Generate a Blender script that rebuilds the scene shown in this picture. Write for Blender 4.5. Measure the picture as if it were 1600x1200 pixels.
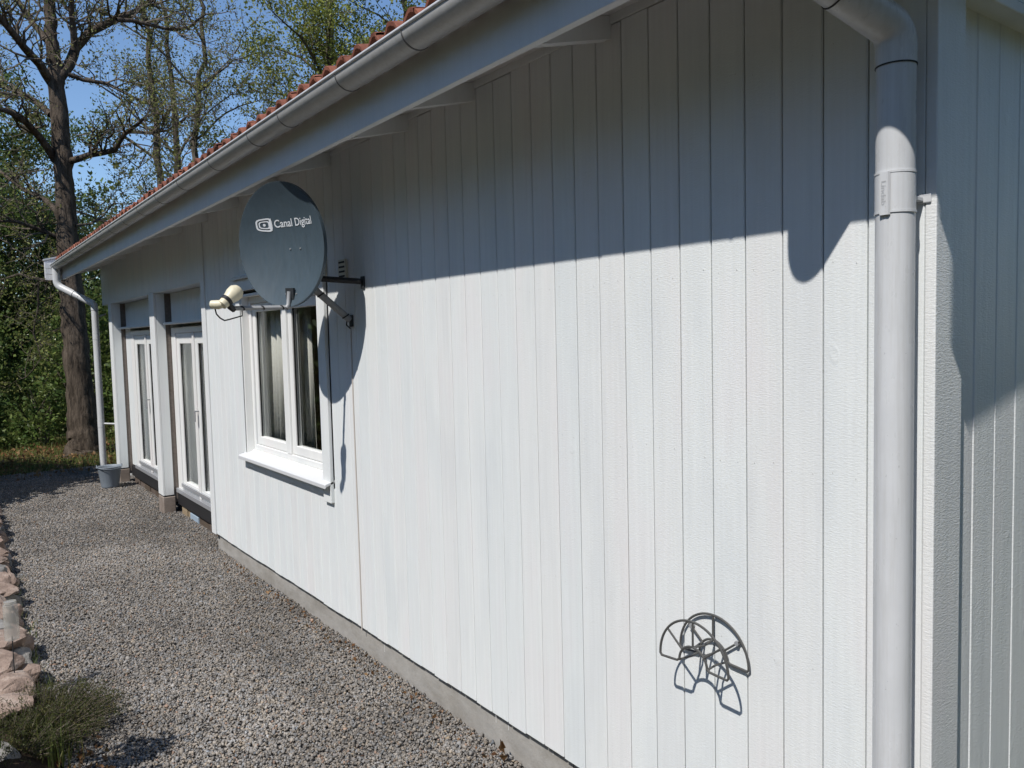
import bpy, bmesh, math, random
import numpy as np
from mathutils import Vector, Matrix, noise
random.seed(7); rng = np.random.default_rng(7)
for o in list(bpy.data.objects): bpy.data.objects.remove(o)
SC = bpy.context.scene
COL = SC.collection

# ------------------------------------------------------------------ camera
F = 1240.0                                   # focal length in photo pixels (1600 wide)
def _n(v): return v / np.linalg.norm(v)
_down = _n(np.array([470.0, 19300.0, F]))
_v = np.array([-912.0, -57.0, F]); _left = _n(_v - _down * np.dot(_v, _down))
RX, RZ = -_left, -_down
RW = np.array([RX, np.cross(RZ, RX), RZ])    # world from camera (x right, y down, z forward)
CAM = np.array([0.984, -2.05, 1.95])
cd = bpy.data.cameras.new('camera'); cam = bpy.data.objects.new('camera', cd); COL.objects.link(cam)
cd.sensor_width = 36; cd.lens = 36 * F / 1600; cd.clip_start = 0.05; cd.clip_end = 600
M = Matrix([[RW[i][0], -RW[i][1], -RW[i][2], CAM[i]] for i in range(3)] + [[0, 0, 0, 1]])
cam.matrix_world = M
SC.camera = cam

# ------------------------------------------------------------------ light
SUN = Vector((0.35, -1.0, 1.40)).normalized()
w = bpy.data.worlds.new('World'); SC.world = w; w.use_nodes = True
nt = w.node_tree; nt.nodes.clear()
sky = nt.nodes.new('ShaderNodeTexSky'); sky.sky_type = 'NISHITA'; sky.sun_disc = False
sky.sun_elevation = math.asin(SUN.z); sky.sun_rotation = math.atan2(SUN.x, SUN.y)
sky.air_density = 1.0; sky.dust_density = 0.0; sky.ozone_density = 5.0; sky.altitude = 50
bg = nt.nodes.new('ShaderNodeBackground'); bg.inputs['Strength'].default_value = 0.15
wo = nt.nodes.new('ShaderNodeOutputWorld')
nt.links.new(sky.outputs[0], bg.inputs[0]); nt.links.new(bg.outputs[0], wo.inputs[0])
sl = bpy.data.lights.new('sun', 'SUN'); sl.energy = 4.95; sl.angle = math.radians(0.53); sl.color = (1.0, 0.955, 0.90)
so = bpy.data.objects.new('sun', sl); COL.objects.link(so)
so.rotation_euler = SUN.to_track_quat('Z', 'Y').to_euler(); so.location = SUN * 30
SC.view_settings.view_transform = 'Standard'; SC.view_settings.look = 'None'
SC.view_settings.exposure = 0.0; SC.view_settings.gamma = 1.0; SC.view_settings.use_curve_mapping = False
SC.render.engine = 'CYCLES'

# ------------------------------------------------------------------ helpers
def at(px, py, depth):                       # photo pixel + distance along the view axis -> world point
    return Vector(CAM + RW @ np.array([px - 800.0, py - 600.0, F]) / F * depth)

WL = {}
def par(o, p):
    if p is not None:
        o.parent = p; o.matrix_parent_inverse = Matrix.Translation(-WL[p.name])
    WL[o.name] = Vector(o.location)
def tag(o, label=None, cat=None, group=None, kind=None):
    if label: o['label'] = label
    if cat: o['category'] = cat
    if group: o['group'] = group
    if kind: o['kind'] = kind
    return o
def empty(name, loc, label, cat, group=None):
    o = bpy.data.objects.new(name, None); COL.objects.link(o); o.location = loc; o.empty_display_size = 0.2
    WL[o.name] = Vector(loc); return tag(o, label, cat, group)
def link(name, me, parent=None, loc=(0, 0, 0)):
    o = bpy.data.objects.new(name, me); COL.objects.link(o); o.location = loc; par(o, parent); return o
def bevel(o, wd=0.003, seg=2):
    b = o.modifiers.new('bevel', 'BEVEL'); b.width = wd; b.segments = seg; b.limit_method = 'ANGLE'; return o

class MB:
    def __init__(s): s.v = []; s.f = []
    def box(s, x0, x1, y0, y1, z0, z1):
        n = len(s.v)
        s.v += [(x0,y0,z0),(x1,y0,z0),(x1,y1,z0),(x0,y1,z0),(x0,y0,z1),(x1,y0,z1),(x1,y1,z1),(x0,y1,z1)]
        s.f += [tuple(n+i for i in q) for q in ((3,2,1,0),(4,5,6,7),(0,1,5,4),(1,2,6,5),(2,3,7,6),(3,0,4,7))]
        return s
    def prism(s, prof, axis, a0, a1):        # closed 2D profile extruded along an axis ('x': prof=(y,z), 'y': (x,z), 'z': (x,y))
        n = len(s.v); k = len(prof)
        for a in (a0, a1):
            for p, q in prof:
                s.v.append((a, p, q) if axis == 'x' else (p, a, q) if axis == 'y' else (p, q, a))
        for i in range(k):
            j = (i + 1) % k; s.f.append((n+i, n+j, n+k+j, n+k+i))
        s.f.append(tuple(n+i for i in range(k))[::-1]); s.f.append(tuple(n+k+i for i in range(k)))
        return s
    def tube(s, pts, r, n=8, cap=True, closed=False):
        pts = [Vector(p) for p in pts]; m = len(pts)
        rr = r if hasattr(r, '__len__') else [r] * m
        up = None; base = len(s.v)
        for i, p in enumerate(pts):
            if closed: t = pts[(i+1) % m] - pts[i-1]
            else: t = pts[min(i+1, m-1)] - pts[max(i-1, 0)]
            if t.length < 1e-9: t = Vector((0, 0, 1))
            t.normalize()
            if up is None:
                a = Vector((0, 0, 1)) if abs(t.z) < 0.9 else Vector((1, 0, 0))
                up = (a - t * a.dot(t)).normalized()
            else:
                up = up - t * up.dot(t)
                if up.length < 1e-6: up = t.orthogonal()
                up.normalize()
            sd = t.cross(up)
            for k in range(n):
                an = 2 * math.pi * k / n
                s.v.append(tuple(p + (up * math.cos(an) + sd * math.sin(an)) * rr[i]))
        for i in range(m if closed else m - 1):
            a = base + i * n; b = base + ((i + 1) % m) * n
            for k in range(n):
                q = (k + 1) % n; s.f.append((a+k, a+q, b+q, b+k))
        if cap and not closed:
            s.f.append(tuple(base + k for k in range(n))[::-1]); e = base + (m-1)*n; s.f.append(tuple(e + k for k in range(n)))
        return s
    def lathe(s, prof, c, n=32):             # prof = (radius, z)
        base = len(s.v); m = len(prof)
        for r, z in prof:
            for k in range(n):
                a = 2*math.pi*k/n; s.v.append((c[0]+r*math.cos(a), c[1]+r*math.sin(a), c[2]+z))
        for i in range(m-1):
            for k in range(n):
                q = (k+1) % n; s.f.append((base+i*n+k, base+i*n+q, base+(i+1)*n+q, base+(i+1)*n+k))
        return s
    def mesh(s, name, mat, smooth=False):
        me = bpy.data.meshes.new(name); me.from_pydata([tuple(v) for v in s.v], [], s.f); me.update()
        if mat: me.materials.append(mat)
        if smooth:
            me.polygons.foreach_set('use_smooth', [True]*len(me.polygons))
            try: me.set_sharp_from_angle(angle=math.radians(40))
            except Exception: pass
        return me
    def build(s, name, mat, parent=None, smooth=False):
        return link(name, s.mesh(name, mat, smooth), parent)

def bx(name, mat, parent, *b, bv=0.003):
    o = MB().box(*b).build(name, mat, parent)
    if bv: bevel(o, bv)
    return o

# ------------------------------------------------------------------ materials
def mat(name, col, rough=0.6, spec=0.4, metal=0.0):
    m = bpy.data.materials.new(name); m.use_nodes = True
    b = m.node_tree.nodes['Principled BSDF']
    b.inputs['Base Color'].default_value = (*col, 1); b.inputs['Roughness'].default_value = rough
    b.inputs['Specular IOR Level'].default_value = spec; b.inputs['Metallic'].default_value = metal
    return m
def N(m, t): return m.node_tree.nodes.new(t)
def L(m, a, b): m.node_tree.links.new(a, b)
def BS(m): return m.node_tree.nodes['Principled BSDF']
def pos_noise(m, scale, detail=4, rough=0.6, loc=(0, 0, 0)):
    g = N(m, 'ShaderNodeNewGeometry'); mp = N(m, 'ShaderNodeMapping'); mp.inputs['Scale'].default_value = scale
    mp.inputs['Location'].default_value = loc
    L(m, g.outputs['Position'], mp.inputs[0]); n = N(m, 'ShaderNodeTexNoise'); n.inputs['Scale'].default_value = 1
    n.inputs['Detail'].default_value = detail; n.inputs['Roughness'].default_value = rough
    L(m, mp.outputs[0], n.inputs['Vector']); return n.outputs['Fac']
def ramp(m, fac, stops):
    r = N(m, 'ShaderNodeValToRGB'); L(m, fac, r.inputs[0]); e = r.color_ramp.elements
    while len(e) < len(stops): e.new(0.5)
    for k, (p, c) in enumerate(stops):
        e[k].position = p; e[k].color = (*c, 1) if len(c) == 3 else c
    return r.outputs[0]
def mix(m, a, b, fac, mode='MIX'):
    x = N(m, 'ShaderNodeMix'); x.data_type = 'RGBA'; x.blend_type = mode
    for sock, val in ((x.inputs[6], a), (x.inputs[7], b), (x.inputs[0], fac)):
        if hasattr(val, 'is_linked') or hasattr(val, 'links'): L(m, val, sock)
        else: sock.default_value = val if not isinstance(val, tuple) else (*val, 1)
    return x.outputs[2]
def bump(m, h, strength, dist, prev=None):
    b = N(m, 'ShaderNodeBump'); b.inputs['Strength'].default_value = strength; b.inputs['Distance'].default_value = dist
    L(m, h, b.inputs['Height'])
    if prev is not None: L(m, prev, b.inputs['Normal'])
    return b.outputs[0]

def white_wood(name, base=(0.745, 0.765, 0.765), rough=0.55, vary=0.05, saw=1.0, spec=0.4):
    m = mat(name, base, rough, spec)
    streak = pos_noise(m, (55, 55, 1.6), 5, 0.65)
    blotch = pos_noise(m, (5, 5, 1.3), 3, 0.5, (3, 1, 7))
    c1 = ramp(m, streak, [(0.30, tuple(x*(1-vary) for x in base)), (0.72, tuple(min(x*(1+vary*.6), .9) for x in base))])
    c2 = ramp(m, blotch, [(0.33, (0.935, 0.95, 0.955)), (0.5, (0.99, 1.0, 0.995)), (0.67, (1.0, 0.985, 0.985))])
    c = mix(m, c1, c2, 1.0, 'MULTIPLY')
    oi = N(m, 'ShaderNodeObjectInfo')
    cr = ramp(m, oi.outputs['Random'], [(0.0, (0.955, 0.965, 0.972)), (0.5, (1, 1, 1)), (1.0, (0.985, 0.968, 0.966))])
    c = mix(m, c, cr, 1.0, 'MULTIPLY')
    # scuffs and small dirt marks
    dn = pos_noise(m, (38, 38, 26), 3, 0.55, (11, 2, 5))
    dm = ramp(m, dn, [(0.735, (0, 0, 0)), (0.775, (1, 1, 1))])
    c = mix(m, c, (0.50, 0.48, 0.44), mix(m, (0, 0, 0), dm, 0.22))
    L(m, c, BS(m).inputs['Base Color'])
    n1 = bump(m, pos_noise(m, (60, 60, 300), 3, 0.6), 0.45*saw, 0.0016)
    n2 = bump(m, pos_noise(m, (75, 75, 170), 4, 0.65, (5, 5, 5)), 0.42*saw, 0.0020, n1)
    n3 = bump(m, pos_noise(m, (26, 26, 2.4), 3, 0.5, (1, 8, 2)), 0.30*saw, 0.004, n2)
    kn = ramp(m, pos_noise(m, (9, 9, 5), 2, 0.5, (2, 2, 9)), [(0.70, (0, 0, 0)), (0.74, (1, 1, 1)), (0.78, (0.2, 0.2, 0.2))])
    n3 = bump(m, kn, 0.5*saw, 0.0012, n3)
    L(m, n3, BS(m).inputs['Normal'])
    return m
M_BOARD = white_wood('white_painted_cladding')
M_GABLE = white_wood('white_painted_gable_cladding', rough=0.34, saw=1.4, spec=0.6)
M_TRIM = white_wood('white_painted_trim', vary=0.03, saw=0.5)
M_FASCIA = white_wood('white_painted_fascia', (0.74, 0.745, 0.75), vary=0.03, saw=0.4)
M_JOIN = white_wood('white_joinery', (0.79, 0.79, 0.775), 0.4, 0.02, 0.15)
M_GROOVE = mat('painted_groove', (0.22, 0.21, 0.20), 0.8)

def metal_paint(name, col, rough, spec=0.5):
    m = mat(name, col, rough, spec)
    f = pos_noise(m, (9, 9, 5), 4, 0.6)
    c = ramp(m, f, [(0.3, tuple(x*.90 for x in col)), (0.7, col)])
    sk = ramp(m, pos_noise(m, (60, 60, 2.2), 5, .7, (3, 3, 3)), [(0.30, (0.86, 0.85, 0.83)), (0.55, (1, 1, 1))])
    c = mix(m, c, sk, 0.8, 'MULTIPLY')
    dt = ramp(m, pos_noise(m, (95, 95, 70), 2, .5, (6, 1, 2)), [(0.745, (0, 0, 0)), (0.77, (1, 1, 1))])
    c = mix(m, c, tuple(x*.45 for x in col), mix(m, (0, 0, 0), dt, 0.5))
    L(m, c, BS(m).inputs['Base Color'])
    L(m, ramp(m, pos_noise(m, (30, 30, 12), 3), [(0.3, (rough*.85,)*3), (0.7, (min(1, rough*1.2),)*3)]), BS(m).inputs['Roughness'])
    L(m, bump(m, pos_noise(m, (14, 14, 4), 2), 0.12, 0.004), BS(m).inputs['Normal'])
    return m
M_PIPE = metal_paint('grey_white_pipe_enamel', (0.62, 0.635, 0.648), 0.30)
M_GUTTER = metal_paint('grey_gutter_enamel', (0.50, 0.50, 0.49), 0.40)
M_SEAM = mat('dark_joint', (0.03, 0.03, 0.03), 0.7)
M_STRAP = mat('grey_strap', (0.14, 0.14, 0.14), 0.6)
M_DISH = metal_paint('blue_grey_dish_paint', (0.062, 0.090, 0.112), 0.5)
M_DISHBACK = metal_paint('dark_dish_back', (0.035, 0.045, 0.055), 0.5)
M_GALV = metal_paint('galvanised_steel', (0.30, 0.31, 0.32), 0.42)
M_BLACKIRON = mat('black_coated_iron', (0.03, 0.033, 0.037), 0.5)
M_WIRE = mat('grey_coated_wire', (0.075, 0.075, 0.072), 0.42, 0.5)
M_PRINT = mat('white_print', (0.72, 0.75, 0.78), 0.5)
M_LNB = metal_paint('yellowed_plastic', (0.72, 0.66, 0.48), 0.45)
M_BLACK = mat('black_plastic', (0.015, 0.015, 0.016), 0.5)
M_SOLE = mat('black_membrane', (0.018, 0.018, 0.02), 0.55)
M_ALU = mat('aluminium_threshold', (0.42, 0.43, 0.45), 0.35, 0.5, 0.4)
M_VENT = mat('cream_vent_plastic', (0.62, 0.60, 0.50), 0.5)
M_CABLE = mat('beige_cable', (0.50, 0.46, 0.42), 0.6)

def concrete(name, a, b):
    m = mat(name, a, 0.9, 0.2)
    c = ramp(m, pos_noise(m, (9, 9, 14), 6, 0.7), [(0.3, a), (0.7, b)])
    sp = ramp(m, pos_noise(m, (160, 160, 160), 2), [(0.62, (0, 0, 0)), (0.75, (1, 1, 1))])
    c = mix(m, c, tuple(x*.55 for x in a), mix(m, (0, 0, 0), sp, 0.5))
    st = ramp(m, pos_noise(m, (2.2, 2.2, 5), 6, .75, (4, 4, 4)), [(0.42, (0.62, 0.58, 0.52)), (0.56, (1, 1, 1))])
    c = mix(m, c, st, 0.4, 'MULTIPLY')
    L(m, c, BS(m).inputs['Base Color'])
    n = bump(m, pos_noise(m, (120, 120, 120), 4, .7), 0.5, 0.003)
    L(m, bump(m, pos_noise(m, (8, 8, 8), 3), 0.4, 0.01, n), BS(m).inputs['Normal']); return m
M_CONC = concrete('plinth_concrete', (0.30, 0.29, 0.27), (0.40, 0.385, 0.36))
M_PAD = concrete('post_base_concrete', (0.22, 0.18, 0.155), (0.31, 0.265, 0.23))

def wood(name, a, b):
    m = mat(name, a, 0.85, 0.2)
    L(m, ramp(m, pos_noise(m, (3, 40, 60), 6, .65), [(0.3, a), (0.7, b)]), BS(m).inputs['Base Color'])
    L(m, bump(m, pos_noise(m, (4, 60, 90), 4), 0.5, 0.004), BS(m).inputs['Normal']); return m
M_OLDWOOD = wood('weathered_brown_wood', (0.06, 0.045, 0.035), (0.13, 0.10, 0.075))
M_TANWOOD = wood('pale_timber', (0.24, 0.18, 0.115), (0.34, 0.27, 0.18))
M_BRICK = concrete('old_brick', (0.10, 0.080, 0.068), (0.17, 0.135, 0.115))
M_FOAM = mat('pale_blue_foam', (0.30, 0.38, 0.46), 0.8)
M_FLOOR = wood('oak_floor', (0.25, 0.16, 0.09), (0.34, 0.23, 0.14))
M_INNER = mat('interior_paint', (0.55, 0.54, 0.50), 0.9)

def tile_mat():
    m = mat('red_clay_tile', (0.30, 0.09, 0.05), 0.85, 0.2)
    c = ramp(m, pos_noise(m, (14, 14, 14), 5, .7), [(0.25, (0.12, 0.050, 0.036)), (0.5, (0.25, 0.095, 0.062)), (0.75, (0.36, 0.165, 0.11))])
    oi = N(m, 'ShaderNodeObjectInfo')
    c = mix(m, c, ramp(m, oi.outputs['Random'], [(0, (0.6, 0.6, 0.6)), (1, (1.1, 1.05, 1.0))]), 1.0, 'MULTIPLY')
    L(m, c, BS(m).inputs['Base Color'])
    L(m, bump(m, pos_noise(m, (90, 90, 90), 4), 0.6, 0.003), BS(m).inputs['Normal']); return m
M_TILE = tile_mat()

def glass_mat():
    m = bpy.data.materials.new('window_glass'); m.use_nodes = True; t = m.node_tree; t.nodes.clear()
    o = N(m, 'ShaderNodeOutputMaterial'); mx = N(m, 'ShaderNodeMixShader'); tr = N(m, 'ShaderNodeBsdfTransparent')
    gl = N(m, 'ShaderNodeBsdfGlossy'); gl.inputs['Roughness'].default_value = 0.01; lw = N(m, 'ShaderNodeLayerWeight'); lw.inputs[0].default_value = 0.5
    pw = N(m, 'ShaderNodeMath'); pw.operation = 'POWER'; pw.inputs[1].default_value = 5.0; L(m, lw.outputs['Facing'], pw.inputs[0])
    fr = N(m, 'ShaderNodeMath'); fr.operation = 'MULTIPLY_ADD'; fr.inputs[1].default_value = 0.9; fr.inputs[2].default_value = 0.045; L(m, pw.outputs[0], fr.inputs[0])
    tr.inputs[0].default_value = (0.965, 0.975, 0.968, 1); gl.inputs[0].default_value = (0.95, 0.97, 0.96, 1)
    w_ = N(m, 'ShaderNodeNewGeometry'); n = N(m, 'ShaderNodeTexNoise'); n.inputs['Scale'].default_value = 2.5; L(m, w_.outputs['Position'], n.inputs['Vector'])
    nb = bump(m, n.outputs['Fac'], 0.03, 0.02); L(m, nb, gl.inputs['Normal'])
    L(m, fr.outputs[0], mx.inputs[0]); L(m, tr.outputs[0], mx.inputs[1]); L(m, gl.outputs[0], mx.inputs[2]); L(m, mx.outputs[0], o.inputs[0]); return m
M_GLASS = glass_mat()
def cloth():
    m = mat('pale_curtain_cloth', (0.72, 0.70, 0.65), 0.95, 0.1)
    L(m, bump(m, pos_noise(m, (300, 300, 300), 2), .3, .001), BS(m).inputs['Normal']); return m
M_CURT = cloth()

def leaf_mat(name, a, b, c):
    m = bpy.data.materials.new(name); m.use_nodes = True; t = m.node_tree; t.nodes.clear()
    at_ = N(m, 'ShaderNodeAttribute'); at_.attribute_name = 'tone'
    col = ramp(m, at_.outputs['Fac'], [(0.0, a), (0.5, b), (1.0, c)])
    d = N(m, 'ShaderNodeBsdfPrincipled'); d.inputs['Roughness'].default_value = 0.5; d.inputs['Specular IOR Level'].default_value = 0.25
    tl = N(m, 'ShaderNodeBsdfTranslucent'); mx = N(m, 'ShaderNodeMixShader'); mx.inputs[0].default_value = 0.3; o = N(m, 'ShaderNodeOutputMaterial')
    L(m, col, d.inputs['Base Color']); L(m, mix(m, col, (1.0, 1.0, 0.45), 0.12), tl.inputs[0])
    L(m, d.outputs[0], mx.inputs[1]); L(m, tl.outputs[0], mx.inputs[2]); L(m, mx.outputs[0], o.inputs[0]); return m
M_OAKLEAF = leaf_mat('young_oak_leaf', (0.08, 0.085, 0.025), (0.16, 0.175, 0.045), (0.28, 0.28, 0.08))
M_YLEAF = leaf_mat('yellow_green_leaf', (0.095, 0.12, 0.022), (0.20, 0.23, 0.04), (0.33, 0.34, 0.07))
M_DLEAF = leaf_mat('thicket_leaf', (0.035, 0.062, 0.016), (0.075, 0.125, 0.028), (0.17, 0.21, 0.05))
M_HEATH = leaf_mat('heather_needle', (0.022, 0.030, 0.010), (0.050, 0.066, 0.017), (0.13, 0.11, 0.04))
M_GRASS = leaf_mat('grass_blade', (0.055, 0.085, 0.018), (0.105, 0.15, 0.03), (0.25, 0.24, 0.085))
M_DRYLEAF = leaf_mat('dry_brown_leaf', (0.09, 0.04, 0.018), (0.20, 0.10, 0.045), (0.33, 0.20, 0.10))
def bark(name, a, b):
    m = mat(name, a, 0.95, 0.1)
    f = pos_noise(m, (16, 16, 3.2), 6, .7)
    L(m, ramp(m, f, [(0.32, a), (0.62, b), (0.8, tuple(x*1.35 for x in b))]), BS(m).inputs['Base Color'])
    L(m, bump(m, f, 1.0, 0.05), BS(m).inputs['Normal']); return m
M_BARK = bark('oak_bark', (0.030, 0.024, 0.019), (0.135, 0.108, 0.084))
M_TWIG = bark('branch_bark', (0.060, 0.050, 0.040), (0.165, 0.140, 0.110))

def gravel_mat():
    m = mat('crushed_granite', (0.2, 0.19, 0.18), 0.85, 0.25)
    a = N(m, 'ShaderNodeAttribute'); a.attribute_name = 'tint'
    sp = ramp(m, pos_noise(m, (420, 420, 420), 3, .7), [(0.3, (0.72, 0.72, 0.72)), (0.7, (1.2, 1.2, 1.2))])
    L(m, mix(m, a.outputs['Color'], sp, 1.0, 'MULTIPLY'), BS(m).inputs['Base Color'])
    L(m, bump(m, pos_noise(m, (500, 500, 500), 2), .4, .001), BS(m).inputs['Normal']); return m
M_STONE = gravel_mat()
def gravel_base():
    m = mat('gravel_bed', (0.12, 0.11, 0.10), 0.95, 0.2)
    g = N(m, 'ShaderNodeNewGeometry'); v = N(m, 'ShaderNodeTexVoronoi'); v.inputs['Scale'].default_value = 55
    L(m, g.outputs['Position'], v.inputs['Vector'])
    hs = N(m, 'ShaderNodeSeparateColor'); L(m, v.outputs['Color'], hs.inputs[0])
    L(m, ramp(m, hs.outputs[0], [(0, (0.07, 0.066, 0.063)), (0.6, (0.15, 0.14, 0.13)), (1, (0.26, 0.24, 0.22))]), BS(m).inputs['Base Color'])
    L(m, bump(m, v.outputs['Distance'], 0.9, -0.012), BS(m).inputs['Normal']); return m
M_GBASE = gravel_base()
def soil(name, a, b, c):
    m = mat(name, a, 1.0, 0.1)
    col = ramp(m, pos_noise(m, (1.1, 1.1, 1.1), 6, .7), [(0.35, a), (0.5, b), (0.68, c)])
    L(m, col, BS(m).inputs['Base Color'])
    L(m, bump(m, pos_noise(m, (18, 18, 18), 6, .8), 0.8, 0.04), BS(m).inputs['Normal']); return m
M_LAWN = soil('forest_edge_turf', (0.045, 0.050, 0.018), (0.070, 0.080, 0.024), (0.11, 0.085, 0.045))
M_SOIL = soil('bed_soil', (0.040, 0.028, 0.020), (0.07, 0.05, 0.035), (0.12, 0.09, 0.065))
def rock_mat(name, a, b, c):
    m = mat(name, a, 0.9, 0.2)
    L(m, ramp(m, pos_noise(m, (9, 9, 9), 7, .7), [(0.3, a), (0.52, b), (0.72, c)]), BS(m).inputs['Base Color'])
    n = bump(m, pos_noise(m, (12, 12, 12), 5, .7), .8, .03)
    L(m, bump(m, pos_noise(m, (90, 90, 90), 3), .5, .004, n), BS(m).inputs['Normal']); return m
M_ROCKP = rock_mat('pink_granite', (0.16, 0.115, 0.092), (0.30, 0.225, 0.182), (0.44, 0.375, 0.32))
M_ROCKG = rock_mat('grey_granite', (0.13, 0.125, 0.115), (0.24, 0.23, 0.215), (0.38, 0.36, 0.33))

# ------------------------------------------------------------------ setting: ground
def sheet(name, x0, x1, y0, y1, nx, ny, zf, m):
    xs = np.linspace(x0, x1, nx); ys = np.linspace(y0, y1, ny)
    v = [(x, y, zf(x, y)) for y in ys for x in xs]
    f = [(j*nx+i, j*nx+i+1, (j+1)*nx+i+1, (j+1)*nx+i) for j in range(ny-1) for i in range(nx-1)]
    me = bpy.data.meshes.new(name); me.from_pydata(v, [], f); me.materials.append(m)
    me.polygons.foreach_set('use_smooth', [True]*len(me.polygons))
    return tag(link(name, me), kind='structure')
def gz(x, y):                                # gravel surface height
    z = 0.012 * noise.noise(Vector((x*0.9, y*0.9, 3.0)))
    z += 0.012*max(0, min(1, (-3.5-x)/3)) - 0.018*max(0, min(1, (x+3)/1.5))
    return z
sheet('ground', -260, 120, -200, 200, 2, 2, lambda x, y: -0.10, M_LAWN)
sheet('lawn', -40, -12.0, -14, 16, 57, 61, lambda x, y: -0.05 + 0.05*noise.noise(Vector((x*.5, y*.5, 1))) + max(0, (-19-x))*0.02, M_LAWN)
sheet('gravel_path', -13.2, 4.5, -1.62, 0.26, 120, 16, lambda x, y: gz(x, y) - 0.012 - (0.06 if x < -12.6 else 0), M_GBASE)
sheet('garden_bed', -12.6, 4.5, -5.5, -1.60, 120, 60, lambda x, y: -0.05 + 0.18*max(0, min(1, (-1.62-y)/.22)) + 0.05*noise.noise(Vector((x*1.3, y*1.3, 9))), M_SOIL)

def stones_mesh(name, P, S, tint, m):        # angular crushed stones, one per row of P
    n = len(P)
    cube = np.array([(-1,-1,-1),(1,-1,-1),(1,1,-1),(-1,1,-1),(-1,-1,1),(1,-1,1),(1,1,1),(-1,1,1)], float)
    quad = np.array([(3,2,1,0),(4,5,6,7),(0,1,5,4),(1,2,6,5),(2,3,7,6),(3,0,4,7)])
    V = cube[None] * (0.62 + 0.42*rng.random((n, 8, 3)))
    V *= (np.array([1.0, 0.72, 0.55])[None] * (0.75 + 0.5*rng.random((n, 3))))[:, None, :]
    q = rng.normal(size=(n, 4)); q[:, 1:3] *= 0.45; q /= np.linalg.norm(q, axis=1)[:, None]
    a, b, c, d = q.T
    Rm = np.stack([np.stack([1-2*(c*c+d*d), 2*(b*c-a*d), 2*(b*d+a*c)], 1), np.stack([2*(b*c+a*d), 1-2*(b*b+d*d), 2*(c*d-a*b)], 1),
                   np.stack([2*(b*d-a*c), 2*(c*d+a*b), 1-2*(b*b+c*c)], 1)], 1)
    V = np.einsum('nij,nkj->nki', Rm, V) * S[:, None, None] + P[:, None, :]
    Fq = (quad[None] + (np.arange(n)*8)[:, None, None]).reshape(-1, 4)
    me = bpy.data.meshes.new(name)
    me.vertices.add(n*8); me.vertices.foreach_set('co', V.reshape(-1).astype(np.float32))
    me.loops.add(len(Fq)*4); me.loops.foreach_set('vertex_index', Fq.reshape(-1).astype(np.int32))
    me.polygons.add(len(Fq)); me.polygons.foreach_set('loop_start', np.arange(0, len(Fq)*4, 4, dtype=np.int32))
    me.update(); me.validate()
    ca = me.color_attributes.new('tint', 'FLOAT_COLOR', 'POINT')
    T = np.ones((n, 8, 4), np.float32); T[:, :, :3] = tint[:, None, :]
    ca.data.foreach_set('color', T.reshape(-1)); me.materials.append(m)
    return me
def gravel_points():
    out = []
    for x0, x1, dens in ((-4.2, -0.9, 9000), (-7.5, -4.2, 7000), (-13.0, -7.5, 4200), (-0.9, 3.0, 1500)):
        k = int((x1-x0)*1.90*dens); out.append(np.stack([rng.uniform(x0, x1, k), rng.uniform(-1.66, 0.24, k)], 1))
    p = np.concatenate(out)
    keep = ~((p[:, 1] > 0.02) & (p[:, 0] > -6.62)) & ~((p[:, 1] > 0.15))
    keep &= ~((p[:, 1] > -0.02) & (((p[:, 0] > -8.78) & (p[:, 0] < -8.50)) | ((p[:, 0] > -11.3) & (p[:, 0] < -11.06))))
    return p[keep]
gp = gravel_points(); n = len(gp)
sz = 0.0047 + 0.0048*rng.random(n)**1.8 + (rng.random(n) > 0.985)*0.005
zz = np.array([gz(x, y) for x, y in gp]) + rng.uniform(-0.0045, 0.005, n)
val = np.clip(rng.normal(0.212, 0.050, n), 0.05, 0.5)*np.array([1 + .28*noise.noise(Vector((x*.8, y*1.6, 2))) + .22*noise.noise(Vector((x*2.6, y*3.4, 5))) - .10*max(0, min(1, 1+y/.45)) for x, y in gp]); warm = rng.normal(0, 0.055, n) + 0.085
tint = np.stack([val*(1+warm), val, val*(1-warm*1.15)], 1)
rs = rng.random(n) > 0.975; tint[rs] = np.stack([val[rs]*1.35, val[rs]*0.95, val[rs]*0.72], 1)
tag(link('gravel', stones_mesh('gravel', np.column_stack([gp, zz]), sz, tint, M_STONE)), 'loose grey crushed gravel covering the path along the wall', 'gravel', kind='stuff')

# ------------------------------------------------------------------ the house
H = empty('house', (-6.0, 3.5, 0.0), 'long white timber house with vertical board cladding and red tiled roof', 'house')
SLOPE = 0.25
ZB, ZT = 0.165, 3.05                         # cladding bottom and top
PITCH = 0.1327
WX0, WX1, WZ0, WZ1 = -5.50, -3.90, 1.03, 2.31   # window opening

bw = MB()                                    # wall body behind the boards
bw.box(-6.60, WX0-.02, 0.034, 0.16, ZB+.02, 3.06); bw.box(WX1+.02, -0.05, 0.034, 0.16, ZB+.02, 3.06)
bw.box(WX0-.02, WX1+.02, 0.034, 0.16, ZB+.02, WZ0-.02); bw.box(WX0-.02, WX1+.02, 0.034, 0.16, WZ1+.02, 3.06)
FW = bw.build('front_wall', M_GROOVE, H)

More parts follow.
